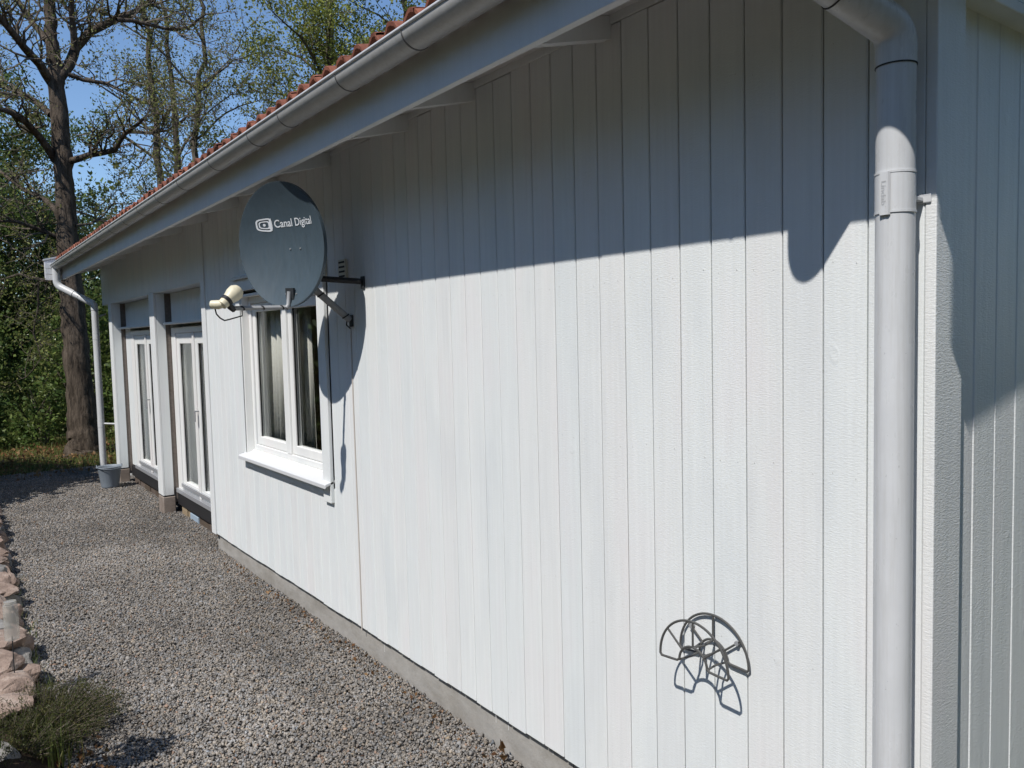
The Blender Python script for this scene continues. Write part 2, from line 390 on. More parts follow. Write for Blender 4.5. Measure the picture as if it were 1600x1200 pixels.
def board_mesh(name, width, z0, z1, m, th=0.022, ch=0.0035):   # chamfered plank, outer face at y=0, thickness behind it
    h = width/2
    prof = [(-h, th), (-h, ch), (-h+ch, 0), (h-ch, 0), (h, ch), (h, th)]
    return MB().prism(prof, 'z', z0, z1).mesh(name, m)
def tongue_mesh(name, width, z0, z1, m):
    return MB().box(-width/2, width/2, 0.010, 0.03, z0, z1).mesh(name, m)
full = board_mesh('cladding_board', PITCH-.0042, ZB, ZT, M_BOARD)
upper = board_mesh('cladding_board_over_window', PITCH-.0042, WZ1+.03, ZT, M_BOARD)
lower = board_mesh('cladding_board_under_window', PITCH-.0042, ZB, WZ0-.05, M_BOARD)
x = -0.182; joints = []
while x - PITCH > -6.50:
    joints.append(x); c = x - PITCH/2
    dz = random.uniform(-.004, .004); dy = random.uniform(-.0004, .0004)
    if WX0-.10 < c < WX1+.10:
        link('cladding_board', upper, FW, (c, dy, 0)); link('cladding_board', lower, FW, (c, dy, dz))
    else:
        link('cladding_board', full, FW, (c, dy, dz))
    x -= PITCH
last = x
bx('cladding_board', M_BOARD, FW, -6.478, last-.002, 0.0, 0.022, ZB, ZT)
bx('edge_board', M_TRIM, FW, -6.60, -6.482, -0.012, 0.16, ZB-.005, 3.03)
tg = MB()
for j in joints: tg.box(j-.012, j+.012, 0.0095, 0.030, ZB+.012, ZT)
# small painted nail heads, two per board and height
nm = MB()
for j in joints:
    for zz_ in (0.32, 0.93, 1.53, 2.13, 2.72):
        for off in (0.030, 0.100):
            xx = j - off; zn = zz_ + random.uniform(-.012, .012)
            if WX0-.12 < xx < WX1+.12 and 0.95 < zn < 2.36: continue
            k = len(nm.v); rr = random.uniform(.0012, .0021)
            for q in range(6):
                nm.v.append((xx+rr*math.cos(q*1.047), -0.0016, zn+rr*math.sin(q*1.047)))
            nm.f.append(tuple(k+q for q in range(6)))
tag(nm.build('nail_heads', mat('nail_paint', (0.56, 0.555, 0.54), .5), FW), kind='stuff')
bx('frieze_board', M_TRIM, FW, -6.60, -0.18, -0.004, 0.022, ZT+.002, 3.10)

# corner boards
bx('cladding_board', M_BOARD, FW, -0.1795, -0.0975, 0.0, 0.022, ZB, ZT)
CB = bx('corner_board', M_TRIM, H, -0.095, -0.018, -0.025, 0.0, ZB-.01, 3.06)
bx('corner_board', M_GABLE, H, -0.0165, 0.012, -0.026, 0.117, ZB-.01, 3.16)

# gable wall
GW = MB().box(-0.16, -0.048, 0.16, 7.0, ZB+.02, 3.0).prism([(0.0, 3.0), (7.0, 3.0), (3.5, 3.92)], 'x', -0.16, -0.048).build('gable_wall', M_GROOVE, H)
gb = MB(); h = (PITCH-.004)/2
gb.prism([(-.022, -h), (-.0035, -h), (0, -h+.0035), (0, h-.0035), (-.0035, h), (-.022, h)], 'z', ZB, 2.80)
gfull = gb.mesh('gable_board', M_GABLE)
gu = MB(); gu.prism([(-.022, -h), (-.0035, -h), (0, -h+.0035), (0, h-.0035), (-.0035, h), (-.022, h)], 'z', 0, 1)
gupper = gu.mesh('gable_board_upper', M_GABLE)
y = 0.119
while y < 6.9:
    c = y + PITCH/2
    link('cladding_board', gfull, GW, (-0.018+random.uniform(-.001, .001), c, random.uniform(-.004, .004)))
    top = 3.04 + SLOPE*min(c, 7-c)
    o = link('cladding_board', gupper, GW, (0.012, c, 2.83)); o.scale = (1, 1, top-2.83)
    y += PITCH
bx('drip_board', M_TRIM, GW, -0.02, 0.045, 0.117, 7.0, 2.768, 2.80, bv=.004)
bx('backing_strip', M_GROOVE, GW, -0.047, -0.012, 0.117, 7.0, 2.801, 3.05, bv=0)

# plinth
fd = MB().box(-6.56, -0.05, 0.030, 0.20, -0.30, ZB+.012)
FD = fd.build('plinth', M_CONC, H)
bx('gable_plinth', M_CONC, H, -0.20, -0.045, 0.201, 7.0, -0.30, ZB+.012, bv=0)
dr = MB()                                    # paint drips run down the plinth
for px_ in (-1.95, -1.62, -2.05, -1.35, -2.55, -3.2):
    ln = random.uniform(.03, .09); dr.box(px_, px_+.004, 0.0285, 0.031, ZB-ln, ZB+.01)
dr.build('paint_drip', mat('drip_paint', (.6, .6, .58), .6), FD)
jn = MB().box(-1.485, -1.481, 0.0288, 0.031, -0.1, ZB+.01).build('plinth_crack', M_SEAM, FD)

# back and far walls, floor and ceiling (the rooms behind the glass)
bx('back_wall', M_BOARD, H, -11.75, -0.05, 6.98, 7.1, -0.3, 3.05, bv=0)
MB().box(-11.78, -11.66, 0.24, 6.97, -0.3, 3.0).prism([(0.24, 3.001), (6.97, 3.001), (3.5, 3.90)], 'x', -11.78, -11.66).build('far_gable_wall', M_BOARD, H)
bx('room_floor', M_FLOOR, H, -11.65, -0.17, 0.30, 6.95, 0.10, 0.20, bv=0)
bx('room_ceiling', M_INNER, H, -11.65, -0.17, 0.17, 6.95, 2.72, 2.78, bv=0)
bx('partition_wall', M_INNER, H, -11.65, -0.17, 3.60, 3.70, 0.21, 2.71, bv=0)
bx('partition_wall', M_INNER, H, -6.65, -6.57, 0.30, 3.59, 0.21, 2.71, bv=0)

# window
WN = MB().box(WX0, WX0+.022, 0.0, 0.17, WZ0, WZ1).box(WX1-.022, WX1, 0.0, 0.17, WZ0, WZ1)\
    .box(WX0+.023, WX1-.023, 0.0, 0.17, WZ1-.022, WZ1).box(WX0+.023, WX1-.023, 0.04, 0.17, WZ0, WZ0+.022).build('window', M_JOIN, H); bevel(WN)
fx0, fx1, fz0, fz1 = WX0+.023, WX1-.023, WZ0+.023, WZ1-.023; mid = -4.69
fr = MB().box(fx0, fx0+.05, .055, .14, fz0, fz1).box(fx1-.05, fx1, .055, .14, fz0, fz1).box(fx0+.051, fx1-.051, .055, .14, fz1-.05, fz1)\
    .box(fx0+.051, fx1-.051, .055, .14, fz0, fz0+.045).box(mid-.035, mid+.035, .052, .14, fz0+.046, fz1-.051).build('window_frame', M_JOIN, WN); bevel(fr, .004)
for a, b in ((fx0+.053, mid-.037), (mid+.037, fx1-.053)):
    z0, z1 = fz0+.048, fz1-.053; t = .066
    s_ = MB().box(a, a+t, .068, .12, z0, z1).box(b-t, b, .068, .12, z0, z1).box(a+t+.001, b-t-.001, .068, .12, z1-t, z1).box(a+t+.001, b-t-.001, .068, .12, z0, z0+t)
    bevel(s_.build('sash', M_JOIN, WN), .005)
    MB().box(a+t-.004, b-t+.004, .092, .100, z0+t-.004, z1-t+.004).build('pane', M_GLASS, WN)
    for q in (a+t-.001, b-t-.006): MB().box(q, q+.007, .080, .091, z0+t, z1-t).build('glazing_seal', M_BLACK, WN)
sill = MB().prism([(-.062, .982), (-.062, 1.008), (-.056, 1.013), (.052, 1.045), (.052, 1.028), (-.05, .995)], 'x', WX0-.035, WX1+.125).build('window_sill', mat('sill_paint', (.60, .61, .62), .45), WN); bevel(sill, .003)
bx('under_sill_board', M_TRIM, WN, WX0+.0, WX1+.0, -0.018, 0.0, 0.925, 0.975)
bx('casing', M_TRIM, WN, WX1+.004, WX1+.125, -0.024, 0.0, 0.885, 2.43)
bx('casing', M_TRIM, WN, WX0-.10, WX0-.004, -0.010, 0.0, 1.02, 2.33)
bx('casing', M_TRIM, WN, WX0-.10, WX1+.002, -0.020, 0.0, 2.335, 2.425)
MB().prism([(-.045, 2.428), (-.045, 2.440), (.0, 2.462), (.0, 2.428)], 'x', WX0-.12, WX1+.14).build('head_flashing', M_PIPE, WN)

def curtain(x0, x1, y, z0, z1, label, amp=.028, waves=7, ph=0.0):
    nx = 90; v = []; f = []
    for k in range(2):
        for i in range(nx+1):
            t = i/nx; xx = x0+(x1-x0)*t
            yy = y + amp*math.sin(t*waves*6.283+ph) + .35*amp*math.sin(t*waves*15.1+1+ph)
            for z, s in ((z0, 1.15), (z1, .8)):
                v.append((xx, y+(yy-y)*s + k*.004, z))
    o = (nx+1)*2
    for i in range(nx):
        a = i*2; f.append((a, a+2, a+3, a+1)); f.append((o+a, o+a+1, o+a+3, o+a+2))
        f.append((a, o+a, o+a+2, a+2)); f.append((a+1, a+3, o+a+3, o+a+1))
    me = bpy.data.meshes.new('curtain'); me.from_pydata(v, [], f); me.materials.append(M_CURT)
    me.polygons.foreach_set('use_smooth', [True]*len(f))
    return tag(link('curtain', me), label, 'curtain', 'curtains behind the glass')
curtain(-5.80, -5.02, .205, 1.05, 2.45, 'pale folded curtain behind the left sash of the window', waves=6)
curtain(-4.86, -4.60, .205, 1.05, 2.45, 'narrow pale curtain behind the right sash of the window', waves=4, ph=1)

# door bay: header, posts, recessed doors
HB = MB().box(-11.74, -6.602, 0.024, 0.20, 2.505, 3.06).build('header_beam', M_GROOVE, H)
xb = -11.74
while xb < -6.61:
    x1 = min(xb+PITCH*1.0, -6.602)
    bx('cladding_board', M_BOARD, HB, xb+.002, x1-.002, 0.0, 0.023, 2.50, 3.06); xb = x1
bx('header_soffit', M_TRIM, HB, -11.74, -6.602, 0.0, 0.20, 2.488, 2.499, bv=0)
M_REVEAL = wood('shaded_brown_reveal', (0.16, 0.135, 0.115), (0.24, 0.205, 0.18))  # brown-grey colour carries the shade of the recess beside the doors
for px0, px1 in ((-8.76, -8.53), (-11.28, -11.08)):
    P = bx('post', M_TRIM, H, px0+.018, px1-.018, 0.020, 0.110, 0.205, 2.487)
    bx('post_board', M_TRIM, P, px0, px1, -0.004, 0.019, 0.205, 2.487)
    bx('post_board', M_TRIM, P, px1-.017, px1, 0.0205, 0.112, 0.205, 2.487)
    bx('jamb_board', M_REVEAL, P, px0+.02, px1-.010, 0.113, 0.20, 0.12, 2.487, bv=0)
    bx('membrane_strip', M_SOLE, P, px0+.01, px1-.004, 0.004, 0.11, 0.190, 0.204, bv=0)
    bx('concrete_base', M_PAD, P, px0-.002, px1+.004, -0.006, 0.125, -0.25, 0.189, bv=.008)

def french_door(x0, x1, y, grooved):
    z0, z1 = 0.255, 2.10
    fw = .17
    D = MB().box(x0, x0+fw, y, y+.11, z0, z1).box(x1-fw, x1, y, y+.11, z0, z1).box(x0+fw+.001, x1-fw-.001, y, y+.11, z1-.06, z1).build('french_door', M_JOIN, H); bevel(D, .004)
    m_ = (x0+x1)/2
    for k, (a, b) in enumerate(((x0+fw+.003, m_-.002), (m_+.002, x1-fw-.003))):
        t = .115; zz0, zz1 = z0+.03, z1-.063
        lf = MB().box(a, a+t, y+.012, y+.07, zz0, zz1).box(b-t, b, y+.012, y+.07, zz0, zz1).box(a+t+.001, b-t-.001, y+.012, y+.07, zz1-t, zz1).box(a+t+.001, b-t-.001, y+.012, y+.07, zz0, zz0+.10)
        lo = lf.build('door_leaf', M_JOIN, D); bevel(lo, .004)
        MB().box(a+t-.004, b-t+.004, y+.036, y+.044, zz0+.096, zz1-t+.004).build('pane', M_GLASS, lo)
        for q in (a+t-.001, b-t-.007): MB().box(q, q+.008, y+.024, y+.035, zz0+.10, zz1-t).build('glazing_seal', M_BLACK, lo)
        bx('weather_bar', M_ALU, lo, a+.005, b-.005, y-.012, y+.011, zz0+.035, zz0+.075, bv=.004)
    hd = MB().tube([(m_+.05, y+.012, 1.22), (m_+.05, y-.03, 1.22)], .008, 10).tube([(m_+.05, y-.03, 1.22), (m_+.05, y-.032, 1.11)], .009, 10).build('door_handle', M_GALV, D, True)
    bx('astragal', M_JOIN, D, m_-.028, m_+.028, y-.004, y+.0115, z0+.03, z1-.063, bv=.003)
    bx('threshold', M_ALU, D, x0, x1, y-.03, y+.11, z0-.02, z0+.028, bv=.004)
    return D
BAYS = ((-8.53, -6.60, -8.525, -6.72), (-11.08, -8.76, -10.75, -8.99))
for k, (a, b, d0, d1) in enumerate(BAYS):
    RWL = MB().box(a, d0-.002, 0.166, 0.30, 0.25, 2.16).box(d1+.002, b, 0.166, 0.30, 0.25, 2.16).box(a, b, 0.195, 0.30, 2.161, 2.487).build('recessed_wall', M_TRIM, H)
    french_door(d0, d1, 0.165, k == 0)
    bx('lintel_ledge', M_TRIM, H, a+.002, b-.002, 0.085, 0.194, 2.135, 2.160)
    if k == 0:
        q = a+.03
        while q < b-.02:
            bx('cladding_board', M_BOARD, RWL, q, min(q+.094, b-.002), 0.172, 0.194, 2.166, 2.484); q += .098
    else:
        bx('overdoor_panel', M_TRIM, RWL, a+.03, b-.002, 0.172, 0.194, 2.166, 2.484)
    bx('sole_beam', M_SOLE, H, a+.002, b-.002, 0.15, 0.29, 0.095, 0.234, bv=.004)
    q = a+.10; pieces = [M_TANWOOD, M_TANWOOD, M_FOAM, M_OLDWOOD, M_BRICK, M_OLDWOOD, M_BRICK] if k == 0 else [M_BRICK, M_BRICK, M_OLDWOOD, M_BRICK, M_OLDWOOD, M_BRICK]
    for i, mm in enumerate(pieces):
        wd = (.22, .12, .33, .42, .40, .42, .40)[i] if k == 0 else .31
        bx('plinth_block', mm, H, q, min(q+wd-.012, b-.005), 0.165+.012*(i % 2), 0.28, -0.22, 0.085-.01*(i % 3), bv=.006); q += wd
    bx('void_shade_sheet', M_SOLE, H, a+.002, b-.002, 0.282, 0.30, -0.25, 0.094, bv=0)  # black sheet stands in for the shade in the gaps between the blocks
curtain(-8.95, -8.00, .33, .26, 2.45, 'pale curtain hanging behind the nearer glazed door', waves=7)
curtain(-7.95, -7.78, .33, .26, 2.45, 'bunched pale curtain at the right leaf of the nearer glazed door', waves=4)
curtain(-11.2, -10.30, .33, .26, 2.45, 'pale curtain hanging behind the farther glazed door', waves=7)

# ------------------------------------------------------------------ eaves and roof
XE0, XE1 = -12.05, 0.26
def rz(y, off): return off + SLOPE*y
# soffit slab (roof boards) front slope and back slope
rb = MB().prism([(-.448, rz(-.448, 3.085)), (3.5, rz(3.5, 3.085)), (7.45, rz(-.45, 3.085)), (7.45, rz(-.45, 3.20)), (3.5, rz(3.5, 3.20)), (-.448, rz(-.448, 3.20))], 'x', XE0, XE1)
RF = rb.build('roof', M_FASCIA, H)
for xr in [-0.31, -1.18, -2.07, -2.68, -3.66] + [-4.55-.88*i for i in range(9)]:
    MB().prism([(0.02, 3.007), (-.417, rz(-.417, 3.002)), (-.417, rz(-.417, 3.083)), (.02, rz(.02, 3.083))], 'x', xr-.022, xr+.022).build('rafter', M_TRIM, H)
bx('fascia', M_FASCIA, H, XE0, XE1, -.45, -.418, 2.867, 3.078, bv=.002)
# barge boards
for xa, xb_ in ((XE1+.001, XE1+.030), (XE0-.030, XE0-.001)):
    B = MB().prism([(-.66, 2.885), (-.66, 3.13), (3.5, rz(3.5, 3.295)), (7.66, 3.13), (7.66, 2.885), (3.5, rz(3.5, 3.05))], 'x', xa, xb_).build('bargeboard', M_FASCIA, H); bevel(B, .002)
    s_ = 1 if xa > -5 else -1
    MB().prism([(-.67, 3.132), (-.67, 3.155), (3.5, rz(3.5, 3.322)), (3.5, rz(3.5, 3.298))], 'x', min(xa, xb_)-.02, max(xa, xb_)+.012).build('verge_flashing', M_PIPE, B)
# inner verge lining on the far end, seen past the gutter
for k in range(3):
    bx('verge_board', M_FASCIA, H, XE0+.001, XE0+.014, -.655, -.455, 2.86+.082*k, 2.86+.082*k+.077, bv=.002)
# tiles
TP, NW = 0.157, 2
TW = TP*NW; TL = 0.385
def tile_mesh(seed):
    r_ = random.Random(seed); nx = 20; v = []; f = []
    def prof(t): return .030*(1+math.cos(t*NW*2*math.pi + math.pi*.35)) + .006*math.sin(t*NW*4*math.pi)
    for j, (yy, lift) in enumerate(((0, .020), (.02, .021), (TL, .0))):
        for i in range(nx+1):
            t = i/nx; v.append((t*TW*1.02, yy + r_.uniform(-.003, .003)*(j == 0), prof(t)+lift+SLOPE*yy))
    for j in range(2):
        for i in range(nx): a = j*(nx+1)+i; f.append((a, a+1, a+nx+2, a+nx+1))
    b = len(v)
    for i in range(nx+1): v.append((v[i][0], v[i][1]+.002, v[i][2]-.016))
    for i in range(nx): f.append((b+i, b+i+1, i+1, i))
    c_ = len(v)
    for i in range(nx+1): v.append((v[i][0], TL, v[2*(nx+1)+i][2]-.016))
    for i in range(nx): f.append((c_+i, c_+i+1, b+i+1, b+i))
    me = bpy.data.meshes.new('roof_tile'); me.from_pydata(v, [], f); me.materials.append(M_TILE)
    me.polygons.foreach_set('use_smooth', [True]*len(f))
    try: me.set_sharp_from_angle(angle=math.radians(50))
    except Exception: pass
    return me
tms = [tile_mesh(i) for i in range(5)]
ncol = int((XE1-XE0)/TW)
for r_ in range(7):
    for c_ in range(ncol):
        yy = -.515 + r_*.335 + random.uniform(-.006, .006)
        link('roof_tile', random.choice(tms), RF, (XE0+.01+c_*TW, yy, rz(yy, 3.239) + random.uniform(-.003, .004)))
rest = MB()
for side in (0, 1):
    for r_ in range(7 if side == 0 else 0, 13):
        for c_ in range(ncol):
            yy = -.515+r_*.335; z0 = rz(yy, 3.25); x0 = XE0+.01+c_*TW; b = len(rest.v)
            for j in range(2):
                for i in range(9):
                    t = i/8; y_ = min(yy+j*.37, 3.5); z = rz(y_, 3.25)+.02*(1-j)+.024*(1+math.cos(t*NW*6.283))
                    rest.v.append((x0+t*TW, y_ if side == 0 else 7-y_, z))
            for i in range(8): rest.f.append((b+i, b+i+1, b+10+i, b+9+i))
tag(rest.build('upper_roof_tiles', M_TILE, RF, True), kind='stuff')
MB().tube([(XE0, 3.5, rz(3.5, 3.25)), (XE1, 3.5, rz(3.5, 3.25))], .11, 12).build('ridge_tiles', M_TILE, RF, True)

# gutter
GY, GZ, GR = -.525, 3.073, .065
def gutter_prof(r, n=18): return [(GY + r*math.cos(math.pi + math.pi*k/n), GZ + r*math.sin(math.pi + math.pi*k/n)) for k in range(n+1)]
GT = MB().prism(gutter_prof(GR) + gutter_prof(GR-.003)[::-1], 'x', XE0+.02, XE1-.004).build('gutter', M_GUTTER, H, True)
MB().tube([(XE0+.02, GY-GR, GZ+.001), (XE1-.004, GY-GR, GZ+.001)], .0075, 10).build('gutter_rim', M_PIPE, GT, True)
for e in (XE0+.016, XE1-.004):
    MB().prism(gutter_prof(GR+.001), 'x', e, e+.004).build('gutter_end_cap', M_GUTTER, GT)
xs_ = [-.43, -1.03, -1.644, -2.232, -2.93, -3.397, -4.144, -4.914]; xs_ += [-4.914-.66*k for k in range(1, 11)]
for gx in xs_:
    MB().prism(gutter_prof(GR+.0022) + gutter_prof(GR-.001)[::-1], 'x', gx-.004, gx+.004).build('gutter_strap', M_STRAP, GT, True)

# downpipes
def bend(pts, r=.06, n=9):                   # polyline with rounded corners
    pts = [Vector(p) for p in pts]; out = [pts[0]]
    for i in range(1, len(pts)-1):
        a = (pts[i-1]-pts[i]); b = (pts[i+1]-pts[i]); d = min(r, a.length*.48, b.length*.48)
        p0 = pts[i]+a.normalized()*d; p1 = pts[i]+b.normalized()*d
        for k in range(n+1):
            t = k/n; out.append(p0*(1-t)**2 + pts[i]*2*t*(1-t) + p1*t*t)
    out.append(pts[-1]); return out
def ring(c, axis, r, hw, m, parent, name='pipe_joint'):
    axis = Vector(axis).normalized(); c = Vector(c)
    return MB().tube([c-axis*hw, c+axis*hw], r, 40).build(name, m, parent, True)
def downpipe(ox, oz, px_, py_, zb, r, zelbow, clamps, near):
    DP = MB().tube([(px_, py_, zelbow-.055), (px_, py_, zb)], r, 44).build('downpipe', M_PIPE, H, True)
    k0 = Vector((ox, GY, oz)); k1 = Vector((px_, py_, zelbow)); d = (k1-k0).normalized()
    L_ = (k1-k0).length
    MB().tube(bend([(ox, GY, GZ-.045), k0, k0+d*L_*.45], .075), r*1.12, 40).build('upper_elbow', M_PIPE, DP, True)
    MB().tube([k0+d*L_*.30, k0+d*L_*.74], r, 40).build('offset_pipe', M_PIPE, DP, True)
    MB().tube(bend([k0+d*L_*.60, k1, (px_, py_, zelbow-.085)], .085), r*1.035, 40).build('lower_elbow', M_PIPE, DP, True)
    ring(k0+d*L_*.603, d, r*1.05, .0018, M_SEAM, DP); ring((px_, py_, zelbow-.086), (0, 0, 1), r*1.045, .0016, M_SEAM, DP)
    for zc in clamps:
        cl = MB().tube([(px_, py_, zc-.046), (px_, py_, zc+.046)], r*1.03, 44).build('pipe_clamp', M_PIPE, DP, True)
        for s_ in (-1, 1):
            ring((px_, py_, zc+s_*.048), (0, 0, 1), r*1.055, .0028, M_PIPE, cl, 'clamp_bead')
    return DP
DP = downpipe(-.19, 2.862, -.055, -.097, -0.05, .0458, 2.665, [2.272], True)
# fixing arm and wall plate of the near clamp
ar = MB().box(-.034, -.018, -.075, -.031, 2.252, 2.264).box(-.040, .000, -.031, -.0258, 2.248, 2.270).build('clamp_arm', M_PIPE, DP); bevel(ar, .003)
# clip of the clamp with its embossed name
ang = math.radians(-91)                     # direction on the pipe the clip faces
cx_, cy_ = -.055, -.097; dv = Vector((math.cos(ang), math.sin(ang), 0)); tv = Vector((-dv.y, dv.x, 0))
def onclip(u, v, o): return Vector((cx_, cy_, 0)) + dv*(.0472+o) + tv*u + Vector((0, 0, 2.268+v))
cm = MB(); hw, hh = .0135, .052
prf = [(-hw, 0), (-hw+.003, .0055), (hw-.003, .0055), (hw, 0)]
for v_ in (-hh, hh):
    for u, o in prf: cm.v.append(tuple(onclip(u, v_, o)))
cm.f = [(0, 1, 5, 4), (1, 2, 6, 5), (2, 3, 7, 6), (3, 2, 1, 0), (4, 5, 6, 7)]
CL = cm.build('clamp_clip', M_PIPE, DP)
def text_mesh(body, name):
    c = bpy.data.curves.new(name, 'FONT'); c.body = body; c.size = 1.0; c.resolution_u = 3; c.offset = 0.012
    o = bpy.data.objects.new(name, c); COL.objects.link(o)
    dg = bpy.context.evaluated_depsgraph_get(); me = bpy.data.meshes.new_from_object(o.evaluated_get(dg))
    bpy.data.objects.remove(o); bpy.data.curves.remove(c)
    bm = bmesh.new(); bm.from_mesh(me); bmesh.ops.triangulate(bm, faces=bm.faces[:]); bm.to_mesh(me); bm.free()
    return me
tm = text_mesh('Lindab', 'clip_lettering')
vs = np.array([v.co[:] for v in tm.vertices]); x0, x1 = vs[:, 0].min(), vs[:, 0].max(); y0, y1 = vs[:, 1].min(), vs[:, 1].max()
for v in tm.vertices:                        # reads downwards along the clip
    a = (v.co.x-x0)/(x1-x0)*.058-.018; b = (v.co.y-y0)/(y1-y0)*.012-.006
    v.co = onclip(b, .018-a-.006, .0062)
tm.materials.append(mat('embossed_letter', (.43, .44, .45), .5)); link('lettering', tm, DP)

FDP = downpipe(-11.98, 2.78, -11.62, -.12, 0.08, .045, 2.50, [2.05, .80], False)
MB().tube([(-11.62, -.10, .80), (-11.40, .03, .80)], .012, 8).build('clamp_arm', M_PIPE, FDP, True)
MB().tube([(-11.62, -.10, 2.32), (-11.70, .03, 2.36)], .012, 8).build('clamp_arm', M_PIPE, FDP, True)

# vents
for vx, vz, ww, hh in ((-3.50, 2.355, .105, .125), (-3.80, 2.40, .10, .14)):
    V = bx('vent_grille', M_VENT, H, vx-ww/2, vx+ww/2, -.016, .0, vz-hh/2, vz+hh/2)
    for k in range(4):
        z = vz-hh/2+.018+k*(hh-.03)/3.4
        bx('vent_slot', M_SEAM, V, vx-ww*.38, vx+ww*.38, -.0178, -.0155, z, z+.011, bv=0)

# coax cable stapled to the wall
cb = [(-3.43 + .003*math.sin(z*3), -.004, z) for z in np.linspace(2.03, .15, 26)]
tag(MB().tube(cb, .0042, 8).build('coax_cable', M_CABLE, None, True), 'thin beige cable stapled down the white boards below the dish', 'cable')

# ------------------------------------------------------------------ satellite dish
DC = Vector((-3.427, -.416, 2.477)); dn = Vector((.406, -.91, -.085)).normalized(); dr_ = Vector((.911, .41, -.042)); dr_ = (dr_-dn*dr_.dot(dn)).normalized(); du = dn.cross(dr_); du = du if du.z > 0 else -du
SD = empty('satellite_dish', (DC.x, DC.y, 2.05), 'blue-grey satellite dish with white lettering mounted on the house wall', 'satellite dish')
DW, DH, DD = .324, .346, .075                # half width, half height, depth of the bowl
def dp(a, b, off=0.0):                       # point on the bowl, a,b in metres along the dish axes
    q = (a/DW)**2 + (b/DH)**2
    return DC + dr_*a + du*b - dn*(DD*(1-q)) + dn*off
def bowl(off, scale=1.0):
    v = []; f = []; R_, K = 14, 64
    for i in range(R_+1):
        for k in range(K):
            an = 2*math.pi*k/K; t = i/R_*scale; v.append(tuple(dp(DW*t*math.cos(an), DH*t*math.sin(an), off)))
    for i in range(R_):
        for k in range(K):
            q = (k+1) % K; f.append((i*K+k, i*K+q, (i+1)*K+q, (i+1)*K+k))
    return v, f
def meshobj(name, v, f, m, parent, smooth=True):
    me = bpy.data.meshes.new(name); me.from_pydata([tuple(p) for p in v], [], f); me.materials.append(m)
    bm = bmesh.new(); bm.from_mesh(me); bmesh.ops.remove_doubles(bm, verts=bm.verts, dist=1e-6); bm.to_mesh(me); bm.free()
    if smooth: me.polygons.foreach_set('use_smooth', [True]*len(me.polygons))
    return link(name, me, parent)
v, f = bowl(0); RE = meshobj('reflector', v, f, M_DISH, SD)
v, f = bowl(-.004); meshobj('reflector_back', v, f, M_DISHBACK, SD)
rim = [dp(DW*math.cos(a), DH*math.sin(a), -.010) for a in np.linspace(0, 2*math.pi, 96, endpoint=False)]
rm = MB(); K = 96
for o_, s_ in ((.0, 1.0), (.001, 1.012), (-.022, 1.016), (-.024, .985)):
    for a in np.linspace(0, 2*math.pi, K, endpoint=False): rm.v.append(tuple(DC + dr_*DW*s_*math.cos(a) + du*DH*s_*math.sin(a) + dn*o_))
for j in range(3):
    for k in range(K): q = (k+1) % K; rm.f.append((j*K+k, j*K+q, (j+1)*K+q, (j+1)*K+k))
rm.build('rim', M_DISH, SD, True)
# print: wordmark and emblem follow the bowl
tm = text_mesh('Canal Digital', 'wordmark')
bm = bmesh.new(); bm.from_mesh(tm); bmesh.ops.subdivide_edges(bm, edges=bm.edges[:], cuts=1); bm.to_mesh(tm); bm.free()
vs = np.array([v.co[:] for v in tm.vertices]); x0, x1 = vs[:, 0].min(), vs[:, 0].max(); y1 = vs[:, 1].max()
for v in tm.vertices: v.co = dp(-.094+(v.co.x-x0)/(x1-x0)*.311, .101+(v.co.y)/y1*.043+.010*(v.co.x-x0)/(x1-x0), .0022)
tm.materials.append(M_PRINT); link('wordmark', tm, SD)
def emblem_ring(rx, ry, rx2, ry2, c, k=48, e=4.0, shear=.14):
    v = []; f = []
    for (p, q) in ((rx, ry), (rx2, ry2)):
        for i in range(k):
            a = 2*math.pi*i/k; cx, sx = math.cos(a), math.sin(a)
            xx = math.copysign(abs(cx)**(2/e), cx); yy = math.copysign(abs(sx)**(2/e), sx)
            v.append(dp(c[0]+p*xx, c[1]+q*yy*(1+shear*xx), .0022))
    for i in range(k):
        j = (i+1) % k; f.append((i, j, k+j, k+i))
    return v, f
ec = (-.161, .118); V_, F_ = [], []
for args in ((.053, .036, .043, .028), (.035, .0215, .0275, .0155)):
    v, f = emblem_ring(*args, ec); b = len(V_); V_ += v; F_ += [tuple(q+b for q in t) for t in f]
b = len(V_); V_ += [dp(ec[0]+.009*math.cos(a), ec[1]+.008*math.sin(a), .0022) for a in np.linspace(0, 6.283, 16, endpoint=False)]; F_ += [tuple(range(b, b+16))]
b = len(V_); V_ += [dp(ec[0]+.030, ec[1]-.022, .0024), dp(ec[0]+.050, ec[1]-.034, .0024), dp(ec[0]+.050, ec[1]+.037, .0024), dp(ec[0]+.036, ec[1]+.028, .0024)]; F_ += [(b, b+1, b+2, b+3)]
meshobj('emblem', V_, F_, M_PRINT, SD, False)
for a, b in ((.003, -.022), (.086, -.021), (-.01, -.275), (.075, -.275)):
    c = dp(a, b, .003); MB().tube([c-dn*.003, c+dn*.002], .0045, 10).build('bolt', M_GALV, SD, True)
